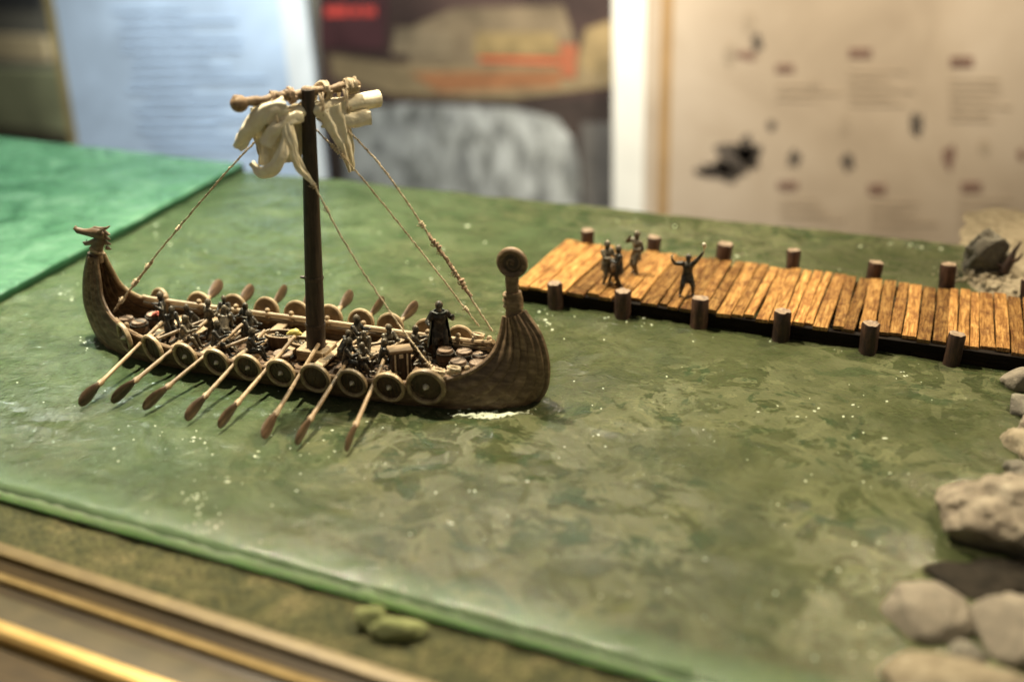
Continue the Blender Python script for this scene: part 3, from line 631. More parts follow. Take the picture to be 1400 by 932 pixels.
cloth(fold([(-1.3, -2.7, 16.5), (-.5, -2.9, 16.0), (.5, -2.9, 16.4), (1.1, -2.6, 17.4), (1.2, -2.3, 18.4)], lambda a: .2 + .28 * math.sin(a * math.pi), 10, 1.7, FA), 64, 36, "sail_fold", sroot)
cloth(fold([(.9, -1.6, 19.9), (1.3, -1.9, 18.6), (1.5, -1.9, 17.4), (1.95, -1.8, 16.2), (2.85, -1.5, 15.0)], lambda a: max(.07, .62 * math.sin(min(1, a * 1.8 + .3) * math.pi * .5) * (1 - a) ** .75 + .04), 12, .9, FA), 64, 30, "sail_fold", sroot)
cloth(fold([(3.2, .9, 20.0), (3.6, 1.1, 18.6), (4.0, 1.3, 17.0), (4.2, 1.5, 15.3)], lambda a: 1.25 * (1 - .8 * a), 14, .8, FA, .2, .1), 34, 22, "sail_fold", sroot)
cloth(fold([(2.6, .7, 19.2), (3.8, 1.7, 18.9), (5.2, 2.9, 19.0)], lambda a: .6, 15, 1.2, FA), 24, 16, "sail_fold", sroot)
for t, rr, dz, sd in ((.27, .95, 1.3, 1), (.66, .78, 1.25, 2), (.86, .84, 1.25, 3)):
    m = MB(); c = []
    for i in range(46):
        a = 2 * math.pi * i / 15; c.append(yp(t + .012 * math.sin(i), rr * math.cos(a), -dz + (rr * .95) * math.sin(a) + (.5 if math.sin(a) > .5 else 0)) + YN * (i / 45 - .5) * .3)
    m.tube(c, .06, 5); m.build("lashing", M["rope"], ship)
# standing rigging
top = mastp(20.6)
rope("rope", [top + Vector((-.2, -.2, 0)), (-3.6, .05, 16.3), (-11, .05, 8.9), (-17.0, 0, 2.3)], .085, M["rope"], ship, 110, ((.62, 1.0), (.78, 1.3), (.86, 1.0), (.95, 1.4)), 3, turns=40)
rope("rope", [(-17.2, .25, 2.1), (-14.5, .15, 5.1), (-12.6, .08, 7.1)], .12, M["rope_dark"], ship, 30, ((.5, 1),), 4, turns=12)
rope("rope", [(2.7, -1.55, 15.2), (5.0, -1.7, 11.0), (8.4, -2.1, 6.4), (11.2, -2.6, 3.3), (12.2, -3.0, 2.6)], .075, M["rope"], ship, 90, ((.02, 1.6), (.12, 1.2), (.80, 1.2), (.93, 1.6)), 5, turns=36)
rope("rope", [yp(.62, -.5, -2.6), (5.0, .9, 15.4), (9, 2.5, 9.4), (13.0, 3.6, 3.6)], .075, M["rope"], ship, 90, ((.16, 1.3), (.2, 1.6), (.24, 1.2), (.93, 1.3)), 6, turns=36)
rope("rope", [yp(.72, -.6, -1.4), (6.6, 1.3, 16.0), (10.6, 2.7, 9.2), (14.3, 3.0, 3.6)], .085, M["rope"], ship, 90, ((.03, 1.6), (.56, 1.5), (.66, 1.3), (.75, 1.5)), 7, turns=36)
rope("rope", [(9.6, 2.35, 10.9), (11.2, 2.75, 8.5), (12.6, 2.95, 6.2)], .14, M["rope_dark"], ship, 40, ((.2, .9), (.8, .9)), 8, 3, turns=12, jit=.03)
rope("rope", [yp(.60, -.2, .3), yp(.66, -.9, -.6), yp(.74, -.9, -1.6)], .07, M["rope"], ship, 30, (), 9, turns=10)
rope("rope", [yp(.33, -.4, .2), yp(.40, -.9, -.8), yp(.46, -.9, -1.9), yp(.40, -1, -2.6)], .07, M["rope"], ship, 30, (), 10, turns=10)
# coils where the ropes are made fast near the right end
for (u, v, w, s) in [(12.4, -3.1, 2.75, 3), (13.4, -2.7, 2.9, 5), (13.1, 3.1, 3.0, 6)]:
    m = MB(); c = []; r_ = random.Random(s)
    for i in range(50):
        a = i * .62; c.append(Vector((u + math.cos(a) * .42 + r_.uniform(-.08, .08), v + math.sin(a) * .22, w + math.sin(a * .31 + 1) * .28 - .1)))
    m.tube(c, .09, 5); m.build("rope_coil", M["rope"], ship)
# dragon head (left end) and spiral (right end)
def flatpoly(m, pts, half, yc=0, chamfer=.8):
    """closed outline in the u-w plane given real thickness, with rounded-off edges"""
    P_ = [np.array(p[:2], float) for p in catmull([*pts, pts[0]], len(pts) * 5)][:-1]; cen = sum(P_) / len(P_); n = len(P_); layers = []
    for yy, s in ((-half, .72), (-half * .75, .93), (-half * .3, 1.0), (half * .3, 1.0), (half * .75, .93), (half, .72)):
        layers.append([Vector((cen[0] + (p[0] - cen[0]) * 1.0, yc + yy, cen[1] + (p[1] - cen[1]) * 1.0)) if s == 1 else None for p in P_])
    # inset by vertex normals rather than by scaling, so thin jaws keep their shape
    nor = []
    area2 = sum(P_[i][0] * P_[(i + 1) % n][1] - P_[(i + 1) % n][0] * P_[i][1] for i in range(n)); sg = 1 if area2 > 0 else -1
    for i in range(n):
        d = P_[(i + 1) % n] - P_[i - 1]; d = d / (np.linalg.norm(d) + 1e-9); nor.append(np.array([-d[1], d[0]]) * sg)
    vs = []
    for yy, ins in ((-half, .13), (-half * .7, .04), (0, 0), (half * .7, .04), (half, .13)):
        vs += [Vector((P_[i][0] + nor[i][0] * ins, yc + yy, P_[i][1] + nor[i][1] * ins)) for i in range(n)]
    fs = [(l * n + i, l * n + (i + 1) % n, (l + 1) * n + (i + 1) % n, (l + 1) * n + i) for l in range(4) for i in range(n)]
    fs += [tuple(range(n))[::-1], tuple(4 * n + i for i in range(n))]; m.add(vs, fs)
m = MB()
m.tube([(-17.85, 0, 6.5), (-17.75, 0, 7.2), (-17.5, 0, 7.8), (-17.2, 0, 8.3), (-17.0, 0, 8.75)], [.58, .54, .46, .46, .44], 12, ref=(1, 0, 0), flat=.75)
m.tube([(-16.6, 0, 8.8), (-17.0, 0, 8.85), (-17.6, 0, 8.9), (-18.1, 0, 8.84), (-18.7, 0, 8.84), (-19.15, 0, 8.9), (-19.4, 0, 9.08), (-19.3, 0, 9.25)], [.32, .48, .46, .33, .25, .27, .2, .07], 12, ref=(0, 0, 1), flat=.95)
m.tube([(-17.2, 0, 8.35), (-17.7, 0, 8.15), (-18.2, 0, 7.98), (-18.65, 0, 7.86), (-18.85, 0, 7.98)], [.34, .27, .2, .18, .08], 10, ref=(0, 0, 1))
m.tube([(-18.9, .1, 8.75), (-18.88, .1, 8.5)], [.06, .02], 5); m.tube([(-18.5, 0, 8.0), (-18.5, 0, 8.25)], [.05, .02], 5)
m.tube([(-18.0, 0, 9.1), (-17.5, 0, 9.28), (-17.0, 0, 9.22), (-16.35, 0, 9.42)], [.08, .16, .2, .06], 8, ref=(0, 0, 1))
head = m.build("dragon_head", M["hull"], ship, angle=60)
for sv in (-1, 1):
    m = MB(); m.ball((-17.6, sv * .3, 8.98), .15, 8, 6); m.build("eye", M["hull"], head)
    m = MB(); m.tube([(-17.0, sv * .28, 9.1), (-16.7, sv * .4, 9.25), (-16.4, sv * .42, 9.42)], [.16, .11, .04], 7); m.build("ear", M["hull"], head)
m = MB()
for k in range(4): m.tube([(-16.65 - .02 * k, 0, 9.0 - .42 * k), (-16.2 - .03 * k, 0, 8.85 - .4 * k)], [.2, .06], 7)
m.build("crest", M["hull"], head)
m = MB(); m.tube([(-17.72, 0, 7.3), (-17.68, 0, 7.44), (-17.62, 0, 7.56)], [.56, .64, .54], 14, ref=(1, 0, 0), flat=.75); m.build("collar", M["pale_wood"], ship)
m = MB(); m.tube([(17.0, 0, 6.1), (16.95, 0, 7.2), (16.85, 0, 8.2), (16.8, 0, 9.4)], [.72, .56, .48, .5], 12, ref=(1, 0, 0), flat=.8); m.build("neck", M["hull"], ship)
m = MB()
for w, du in ((7.15, -.45), (7.55, -.5), (7.95, -.5)): m.ball((16.95 + du, 0, w), .3, 10, 7, (1.1, 1.6, .75))
m.build("collar", M["pale_wood"], ship)
m = MB(); m.tube([(17.0, 0, 6.95), (16.93, 0, 7.6), (16.88, 0, 8.2)], [.66, .68, .6], 14, ref=(1, 0, 0), flat=.85); m.build("collar", M["hull"], ship)
cw = Vector((16.82, 0, 10.35)); m = MB(); c = []; rad = []
for i in range(40):
    a = R(-90) - i * .1611; c.append(cw + Vector((math.cos(a) * .92, 0, math.sin(a) * .92))); rad.append(.27)
for i in range(70):
    a = R(-90) - i * .155; r = .92 - .0116 * i; q_ = i / 69; c.append(cw + Vector((math.cos(a) * r, 0, math.sin(a) * r))); rad.append(max(.11, .27 - .5 * q_))
m.tube(c, rad, 10, ref=(0, 1, 0), flat=.8); mt = Matrix.Translation(cw) @ Matrix.Rotation(R(90), 4, "X"); hub = MB(); hub.lathe([(0, -.07), (.85, -.07), (.85, .07), (0, .07)], 28, mt)
m.ball(cw + Vector((.02, 0, 0)), .16, 10, 7, (1, 1.6, 1)); sp_ = m.build("spiral", M["hull"], ship); hub.build("recess_shade", M["mast"], sp_)  # dark disc paints the shade inside the curl
# carved edge along the outside of the right stem
m = MB(); m.tube([Vector((KC[i][0] + .05, 0, KC[i][1])) for i in range(74, 96)], .22, 8, ref=(0, 1, 0)); m.build("stem_edge", M["hull"], ship)

# ------------------------------------------------------------------ shields
ORD = ["first", "second", "third", "fourth", "fifth", "sixth", "seventh", "eighth", "ninth", "tenth"]
def shield_meshes(face):
    m = MB(); m.lathe([(0, .0), (.35, .02), (.98, -.06), (.98, -.16), (0, -.12)], 32); a = m.mesh("board", M[face], angle=30)
    m = MB(); c = [Vector((math.cos(t) * 1.02, math.sin(t) * 1.02, 0)) for t in np.linspace(0, 2 * math.pi, 37)]; m.tube(c, .19, 8, ref=(0, 0, 1), flat=.8); b = m.mesh("rim", M["shield_rim"])
    m = MB(); m.lathe([(.2, 0), (.2, .06), (.13, .16), (.06, .3), (0, .34)], 12); c_ = m.mesh("boss", M["boss"])
    m = MB()
    for k in range(5):
        x = -.62 + .31 * k; L = math.sqrt(.94 - x * x); m.box((x, 0, .012 - .05 * abs(x)), (.035, L * 2, .05))
    d = m.mesh("plank_joint", M["shield_rim" if face == "zz" else "deck"]); return a, b, c_, d
SM = {f: shield_meshes(f) for f in ("shield_a", "shield_b", "shield_back")}
def quarter(me): return me
def shield(pos, side, face, size, label, group, yaw=0, boss=True, tilt=8):
    t = thing("shield", label, "shield", pos, group); a, b, c_, d = SM[face]
    # local z is the outward normal; outward is -v on the near side
    nrm = ROT @ Vector((math.sin(yaw), -1 if side < 0 else 1, 0)); nrm.z = -math.tan(R(tilt)); q = nrm.to_track_quat("Z", "Y")
    t.rotation_mode = "QUATERNION"; t.rotation_quaternion = q @ Quaternion((0, 0, 1), random.uniform(-.4, .4)); t.scale = (size / 2.3 * (1.06 if side < 0 else 1),) * 3
    inst("board", a, t); inst("rim", b, t)
    if boss: inst("boss", c_, t)
    inst("plank_joint", d, t); return t
def P2(x, y, z):  # point on the ground measured in the photograph at height z
    return G(x, y, z)
nsh = [(170, 466, 2.35), (210, 476, 2.25), (256, 485, 2.15), (299, 493, 2.15), (343, 499, 2.15), (388, 506, 2.2), (435, 513, 2.3), (484, 521, 2.2), (534, 527, 2.3), (587, 528, 2.75)]
faces = ["shield_a", "shield_a", "shield_b", "shield_a", "shield_a", "shield_b", "shield_a", "shield_b", "shield_a", "shield_b"]
desc = ["cone-bossed dark brown", "plain black-faced", "olive planked", "chocolate brown bossed", "dark bossed", "quartered olive", "almost black", "quartered dark", "reddish brown", "largest olive-faced"]
for k, (x, y, d) in enumerate(nsh):
    p = G(x, y, 1.62); l = ROT.inverted() @ (p - SO); g = GC[min(range(NS), key=lambda q: abs(GC[q][0] - l.x) + (0 if 14 < q < 83 else 99))]
    l.y = -(g[1] + .36); q = L2W(l.x, l.y, 1.62 + (.25 if k in (0, 9) else 0)); yw = (-.75, -.35, -.15, -.1, 0, 0, 0, 0, .05, .12)[k]
    shield(q, -1, faces[k], d, f"{desc[k]} round shield on the near side, {ORD[k]} from the dragon head", "round shields along the near side of the ship", yw, boss=(k not in (1, 6)))
fdx = [-14.6, -11.55, -8.55, -5.7, -3.0, -.1, 2.65, 5.2, 8.4, 11.3]
for k, u in enumerate(fdx):
    g = GC[min(range(NS), key=lambda q: abs(GC[q][0] - u) + (0 if 12 < q < 85 else 99))]
    shield(L2W(u, g[1] + .42, 2.05 + (.3 if k == 0 else 0)), 1, "shield_back", 2.3, f"round tan shield behind the far rail, {ORD[k]} from the dragon head", "round shields along the far side of the ship", (.35 if k == 0 else 0), tilt=10)

# ------------------------------------------------------------------ oars
m = MB(); m.tube([(2.5, 0, 0), (3.2, 0, 0), (6, .0, 0), (11.4, 0, 0)], [.20, .165, .15, .16], 10); m.tube([(2.35, 0, 0), (2.7, 0, 0), (3.1, 0, 0)], [.16, .25, .17], 10); shaft_me = m.mesh("shaft", M["oar"])
m = MB(); m.tube([(0, 0, 0), (.15, 0, 0), (.6, 0, 0), (1.2, 0, 0), (1.9, 0, 0), (2.5, 0, 0), (2.75, 0, 0)], [.14, .36, .52, .52, .4, .22, .17], 12, ref=(0, 1, 0), flat=[.35, .22, .18, .18, .25, .6, .9]); blade_me = m.mesh("blade", M["blade"])
m = MB(); m.tube([(2.5, 0, 0), (3.2, 0, 0), (8.4, 0, 0)], [.20, .165, .16], 10); m.tube([(2.35, 0, 0), (2.7, 0, 0), (3.1, 0, 0)], [.16, .25, .17], 10); short_me = m.mesh("shaft", M["oar"])
def oar(tip, port, label, group, me=shaft_me, roll=0):
    d = (Vector(port) - Vector(tip)).normalized(); x = d; z = Vector((0, 0, 1)); y = z.cross(x).normalized(); z = x.cross(y)
    # turn the blade so that its width stands upright
    Mx = Matrix((x, y, z)).transposed() @ Matrix.Rotation(R(90 + roll), 3, "X")
    t = thing("oar", label, "oar", tip, group); t.rotation_mode = "QUATERNION"; t.rotation_quaternion = Mx.to_quaternion()
    inst("shaft", me, t); inst("blade", blade_me, t); return t
tips = [(108, 552), (152, 548), (195, 557), (253, 572), (298, 582), (358, 597), (404, 605), (472, 614)]
ports = [-12.0, -8.95, -6.0, -3.2, -.5, 2.2, 5.0, 7.9]
for k, (tx, ty) in enumerate(tips):
    tip = G(tx, ty, .55); g = GC[min(range(NS), key=lambda q: abs(GC[q][0] - ports[k]))]
    port = L2W(ports[k], -(g[1] + .1), 1.75)
    oar(tip, port, f"brown oar dipping from the near side, {ORD[k]} from the dragon head", "oars along the near side of the ship", roll=random.uniform(-18, 5))
ft = [(303, 384), (346, 391), (392, 392), (428, 398), (482, 399), (525, 408), (571, 414)]
fp = [-12.6, -9.6, -6.7, -3.9, -1.0, 1.75, 4.4]
for k, (tx, ty) in enumerate(ft):
    tip = G(tx, ty, 2.3); port = L2W(fp[k] + .5, 4.6, 1.3)
    oar(tip, port, f"oar on the far side of the ship, {ORD[k]} from the dragon head", "oars along the far side of the ship", short_me, roll=random.uniform(0, 30))

# ------------------------------------------------------------------ barrels, tubs, chest
def barrel_proto():
    m = MB(); n = 14; prof = [(.0, .56), (.25, .66), (.6, .71), (.95, .66), (1.2, .57)]; me = MB(); me.lathe([(r, z) for z, r in prof] + [(.5, 1.2), (.5, 1.1), (0, 1.1)], 24, wob=.015); a = me.mesh("staves", M["barrel"], angle=35)
    h = MB(); h.lathe([(.675, .2), (.71, .2), (.73, .34), (.69, .34)], 24); b = h.mesh("hoop", M["hoop"])
    l = MB(); l.lathe([(0, 1.1), (.53, 1.1), (.53, 1.17), (0, 1.17)], 24); c_ = l.mesh("lid", M["lid"], angle=30); return a, b, c_
BM = barrel_proto()
def barrel(u, v, w, label, s=1, group="barrels at the right end of the ship"):
    t = thing("barrel", label, "barrel", L2W(u, v, w), group, rot=(0, 0, random.uniform(0, 6))); t.scale = (s, s, s)
    inst("staves", BM[0], t); inst("hoop", BM[1], t); h2 = inst("hoop", BM[1], t, (0, 0, 1.2)); h2.scale = (1, 1, -1); inst("lid", BM[2], t)
barrel(-15.6, -.35, .95, "barrel tucked deepest under the dragon neck", .95, "barrels at the dragon end of the ship")
barrel(-14.1, -.75, .95, "middle barrel below the red scrap at the dragon end", 1.0, "barrels at the dragon end of the ship")
barrel(-13.9, .95, .95, "reddish topped barrel behind the others at the dragon end", 1.0, "barrels at the dragon end of the ship")
for u, v, l in [(10.9, 1.9, "barrel next to the standing cloaked figure"), (12.35, 2.1, "rearmost barrel by the far rope foot"), (12.55, .35, "front left barrel of the cluster near the spiral end"), (13.95, .55, "front right barrel closest to the spiral end"), (13.7, 1.95, "barrel half hidden against the spiral end planking")]:
    barrel(u, v, .95, l, 1.0)
m = MB(); m.tube([(0, 0, 0), (.35, .15, .08), (.65, -.1, .02)], [.14, .2, .1], 7); m.tube([(.1, -.3, 0), (.4, .1, .15), (.3, .4, 0)], [.08, .14, .06], 7); o = m.build("cloth_scrap", M["red"]); o.location = L2W(-13.8, .7, 2.18); tag(o, "little red scrap lying on the barrels at the dragon end", "scrap")
def tub(u, v, label, rz, w=.75, rx=1.35, ry=.8, h=1.0):
    t = thing("tub", label, "tub", L2W(u, v, w), "open tubs amidships", rot=(0, 0, rz)); m = MB(); n = 28
    rows = [[(rx * f * math.cos(a), ry * f * math.sin(a), z) for a in np.linspace(0, 2 * math.pi, n + 1)] for f, z in ((.0, 0), (.85, 0), (.95, h * .5), (1.0, h), (.9, h), (.82, .25), (0, .22))]
    m.grid(rows); m.build("shell", M["barrel"], t, angle=35); m = MB(); m.tube([(rx * .97 * math.cos(a), ry * .97 * math.sin(a), h + .02) for a in np.linspace(0, 2 * math.pi, n + 1)], .085, 6); m.build("rim", M["pale_wood"], t)
    m = MB(); r_ = random.Random(int(u * 10))
    for _ in range(34):
        a = r_.uniform(0, 6.3); rr = math.sqrt(r_.random()) * .72; m.ball((rx * rr * math.cos(a), ry * rr * math.sin(a), h * .72 + r_.uniform(-.1, .12)), r_.uniform(.1, .2), 7, 5)
    o = m.build("cargo_lumps", M["pewter_light"], t); o["kind"] = "stuff"; return t
tub(-2.6, 1.3, "open oval tub of lumpy cargo left of the yellow bundle", .15); tub(-.2, .6, "open oval tub of lumpy cargo between yellow bundle and mast", -.05)
m = MB(); m.tube([(-.5, 0, 0), (-.1, .1, .2), (.3, 0, .28), (.7, .2, .1)], [.1, .24, .3, .1], 9); m.ball((.3, 0, .3), .3, 9, 7); o = m.build("bundle", M["yellow"]); o.location = L2W(-1.4, 1.0, 1.95); tag(o, "small yellow bundle lying between the two open tubs", "bundle")
t = thing("stool", "round-topped wooden stool in front of the tubs left of the mast", "stool", L2W(-.6, -2.0, .75)); m = MB(); m.lathe([(0, 1.0), (.7, 1.0), (.74, 1.08), (.7, 1.16), (0, 1.18)], 24); m.build("seat", M["lid"], t, angle=35); m = MB(); m.lathe([(.62, 0), (.5, .5), (.55, 1.0)], 18); m.build("base", M["barrel"], t)
t = thing("chest", "upright dark chest with tan lid beside the left rope foot", "chest", L2W(8.5, -1.0, .75), rot=(0, 0, R(38)))
m = MB(); m.box((0, 0, 1.1), (1.5, 1.0, 2.2)); m.build("box", M["mast"], t, bevel=.05); m = MB(); m.box((0, 0, 2.3), (1.75, 1.2, .25)); m.build("lid", M["oar"], t, bevel=.06)
for s_ in (-1, 1): m = MB(); m.box((s_ * .45, -.515, 1.1), (.12, .05, 2.0)); m.build("strap", M["boss"], t)
m = MB(); m.box((0, -.53, 1.95), (.3, .06, .3)); m.build("lock", M["boss"], t)

# ------------------------------------------------------------------ people (painted miniature figures, each body one remeshed surface)
def limb(m, a, b, ra, rb, n=8):
    ra *= 1.22; rb *= 1.22
    a = Vector(a); b = Vector(b); d = b - a
    if d.length < 1e-6: return
    m.tube([a - d.normalized() * ra * .6, a, b, b + d.normalized() * rb * .6], [ra * .75, ra, rb, rb * .7], n); m.ball(a, ra, 8, 6); m.ball(b, rb, 8, 6)
def ik(a, b, la, lb, pole):
    a = Vector(a); b = Vector(b); d = b - a; L = min(d.length, (la + lb) * .995); dn = d.normalized(); b = a + dn * L
    x = (la * la - lb * lb + L * L) / (2 * L); h = math.sqrt(max(0, la * la - x * x)); p = Vector(pole); p = (p - dn * p.dot(dn)).normalized()
    return a + dn * x + p * h, b
def person_mesh(key, hands, feet, pelvis=(0, 0, .5), lean=(0, 0), turn=0, gap=.09, ht=4.0, crouch=False, skirt=True):
    """faces -y; all lengths in body heights"""
    m = MB(); pv = Vector(pelvis); ch = pv + Vector((lean[0], lean[1], .27)); nk = ch + Vector((lean[0] * .3, lean[1] * .3, .06)); hd = nk + Vector((lean[0] * .1, lean[1] * .1 - .008, .085))
    m.tube([pv + Vector((0, 0, -.05)), pv, pv.lerp(ch, .45), ch - Vector((0, 0, .05)), ch + Vector((0, 0, .025))], [.1, .118, .108, .13, .085], 14, ref=(1, 0, 0), flat=[.8, .75, .72, .68, .7])
    limb(m, nk - Vector((0, 0, .03)), nk + Vector((0, 0, .03)), .042, .038); m.ball(hd, .068, 14, 10, (.86, 1, 1.2)); m.ball(hd + Vector((0, -.064, -.008)), .013, 6, 5, (.8, 1, 1.5)); m.ball(hd + Vector((0, -.045, -.05)), .035, 8, 6, (1, .8, 1.1))
    for sx in (-1, 1): m.ball(hd + Vector((sx * .056, .0, -.005)), .014, 6, 5)
    for sx, hp in zip((-1, 1), hands):
        sh = ch + Vector((sx * .118, 0, .0)); el, wr = ik(sh, Vector(hp), .165, .15, (sx * .5, .5, -.8)); limb(m, sh, el, .048, .037); limb(m, el, wr, .036, .026)
        d = (wr - el).normalized(); pc = wr + d * .03; m.ball(pc, .03, 8, 6, (.9, .9, .9)); s_ = d.orthogonal().normalized()
        for q in range(4):
            o_ = s_ * (q - 1.5) * .0145; tip = pc + d * (.045 - abs(q - 1.4) * .006) + o_ + Vector((0, -.012, -.006)); m.tube([pc + o_, tip], [.011, .008], 5)
        m.tube([wr + d * .01, pc + s_ * .035 + d * .012], [.012, .008], 5)
    for sx, fp_ in zip((-1, 1), feet):
        hp_ = pv + Vector((sx * .055, 0, -.02)); an = Vector(fp_) + Vector((0, 0, .035)); kn, an = ik(hp_, an, .245, .235, (sx * .15, -1, .25)); limb(m, hp_, kn, .068, .047); limb(m, kn, an, .045, .03)
        limb(m, an + Vector((0, .015, -.012)), an + Vector((sx * .015, -.085, -.02)), .027, .02)
    if skirt and pv.z > .4:
        c_ = pv; m.tube([c_ + Vector((0, 0, .06)), c_ + Vector((0, 0, -.04)), c_ + Vector((0, 0, -.15)), c_ + Vector((0, 0, -.17))], [.098, .112, .14, .12], 14, ref=(1, 0, 0), flat=.8)
        m.tube([c_ + Vector((0, 0, .035)), c_ + Vector((0, 0, .06))], [.108, .108], 14, ref=(1, 0, 0), flat=.78)
    m.v = [tuple(Vector(p) * ht) for p in m.v]
    me = m.mesh("body_src", M["pewter"], smooth=False); o = bpy.data.objects.new("tmp", me); C.objects.link(o)
    md = o.modifiers.new("r", "REMESH"); md.mode = "VOXEL"; md.voxel_size = .05; md.use_smooth_shade = True; sm = o.modifiers.new("s", "SMOOTH"); sm.factor = .5; sm.iterations = 2
    dg = bpy.context.evaluated_depsgraph_get(); out = bpy.data.meshes.new_from_object(o.evaluated_get(dg)); out.name = "person_" + key; bpy.data.objects.remove(o); bpy.data.meshes.remove(me)
    out.polygons.foreach_set("use_smooth", [True] * len(out.polygons))
    return out, hd * ht, ch * ht, pv * ht
POSE = {
    "talk": ([(-.10, -.24, .68), (.12, -.20, .70)], [(-.07, 0, 0), (.08, -.03, 0)], dict()),
    "hold": ([(-.06, -.18, .62), (.08, -.19, .64)], [(-.08, -.02, 0), (.07, .04, 0)], dict(lean=(0, -.02))),
    "drink": ([(-.08, -.15, .86), (.13, -.12, .62)], [(-.07, .02, 0), (.08, -.02, 0)], dict()),
    "cheer": ([(-.36, -.06, .84), (.28, -.08, 1.0)], [(-.14, -.03, 0), (.15, .02, 0)], dict(pelvis=(0, 0, .47))),
    "steer": ([(-.2, -.18, .66), (.22, -.08, .74)], [(-.09, 0, 0), (.09, 0, 0)], dict()),
    "row": ([(-.09, -.30, .46), (.09, -.30, .46)], [(-.08, -.34, 0), (.08, -.32, 0)], dict(pelvis=(0, 0, .26), lean=(0, -.06))),
    "bend": ([(-.12, -.3, .40), (.10, -.32, .42)], [(-.1, .03, 0), (.1, -.05, 0)], dict(pelvis=(0, .03, .45), lean=(0, -.16))),
}
PM = {k: person_mesh(k, h, f, **kw) for k, (h, f, kw) in POSE.items()}
def helmet_mesh():
    m = MB(); m.lathe([(.31, -.03), (.29, .02), (.27, .14), (.18, .27), (.04, .35), (0, .38)], 18); m.box((0, -.28, -.04), (.06, .05, .2)); return m.mesh("helmet", M["pewter_light"])
def hair_mesh():
    m = MB(); m.ball((0, .05, .02), .29, 14, 9, (.95, 1, 1.05)); m.ball((0, .17, -.22), .2, 10, 7, (1.1, .7, 1.3)); m.ball((0, -.2, -.24), .13, 8, 6, (1, .8, 1.3)); return m.mesh("hair", M["pewter_light"])
HM = helmet_mesh(); HR = hair_mesh()
def cloak_mesh():
    m = MB(); rows = []; th = []
    for i in range(14):
        t = i / 13; r = []; q = []
        for j in range(17):
            a = R(-15) + R(210) * j / 16; rr = .46 + .36 * t + .05 * math.sin(j * 1.9 + t) * t; r.append((math.cos(a) * rr * 1.05, math.sin(a) * rr * .85 + .02, -t * 2.6 + .12 * math.sin(a) ** 2)); q.append((-math.cos(a) * .06, -math.sin(a) * .06, 0))
        rows.append(r); th.append(q)
    m.grid(rows, th); m.tube([(.5, -.05, .05), (.2, -.3, -.02), (-.2, -.3, -.02), (-.5, -.05, .05)], .09, 7); return m.mesh("cloak", M["cloak"])
CM = cloak_mesh()
def person(key, loc, rz, label, group, hat="helmet", cloak=False, s=1.0, mat="pewter"):
    me, hd, chh, pv = PM[key]; o = bpy.data.objects.new("person", me); C.objects.link(o); tag(o, label, "person", group); o.location = loc; o.rotation_euler = (0, 0, rz); o.scale = (s,) * 3
    if mat != "pewter":
        o.data = me.copy(); o.data.materials.clear(); o.data.materials.append(M[mat])
    inst("helmet" if hat == "helmet" else "hair", HM if hat == "helmet" else HR, o, hd + (Vector((0, 0, .06)) if hat == "helmet" else Vector((0, 0, 0))))
    if cloak: inst("cloak", CM, o, chh + Vector((0, .02, .1)))
    return o
PG = "small dark figures standing on the pier"; SG = "dark crew figures aboard the ship"
DK = 1.5
p1 = G(828, 388, DK); p2 = G(846, 391, DK); p3 = G(869, 374, DK); p4 = G(938, 403, DK)
person("talk", p1, R(60), "helmeted figure at the left of the talking group on the pier", PG, "helmet", s=.99, mat="pewter_light")
person("hold", p2, R(-70), "figure with a pale bundle nearest the pier edge in the group", PG, "helmet", s=.93)
person("drink", p3, R(-40), "figure holding a hand to the face, rear of the group on the pier", PG, "helmet", s=1.0, mat="pewter_light")
person("cheer", p4, R(20), "lone dark figure on the pier with both arms raised", PG, "hair", s=.96)
m = MB(); m.tube([(0, 0, -.35), (0, 0, .4)], .05, 7); m.ball((0, 0, .52), .17, 10, 7, (1, 1, 1.2)); m.ball((.1, 0, .36), .1, 7, 5)
def hand(pt, key, k, rz, s): h = Vector(POSE[key][0][k]) * 4 * s; return Vector(pt) + Matrix.Rotation(rz, 3, "Z") @ h
o = m.build("torch", M["boss"]); o.location = hand(p4, "cheer", 1, R(20), .96) + Vector((0.1, 0, .25)); tag(o, "small pale knobbed torch raised in the lone figure's hand", "torch")
m = MB(); m.lathe([(.05, 0), (.11, .06), (.12, .3), (.1, .3), (.09, .1), (0, .08)], 12); o = m.build("cup", M["boss"]); o.location = hand(p4, "cheer", 0, R(20), .96) + Vector((-.05, 0, .1)); tag(o, "small pale cup lifted in the lone figure's other hand", "cup")
m = MB(); m.ball((0, 0, 0), .36, 12, 8, (.8, .7, 1.25)); m.ball((.02, 0, .42), .14, 8, 6); o = m.build("sack", M["post_top"]); o.location = p2 + Vector((-.45, -.25, 1.75)); tag(o, "pale sack carried by the figure at the pier edge", "sack")
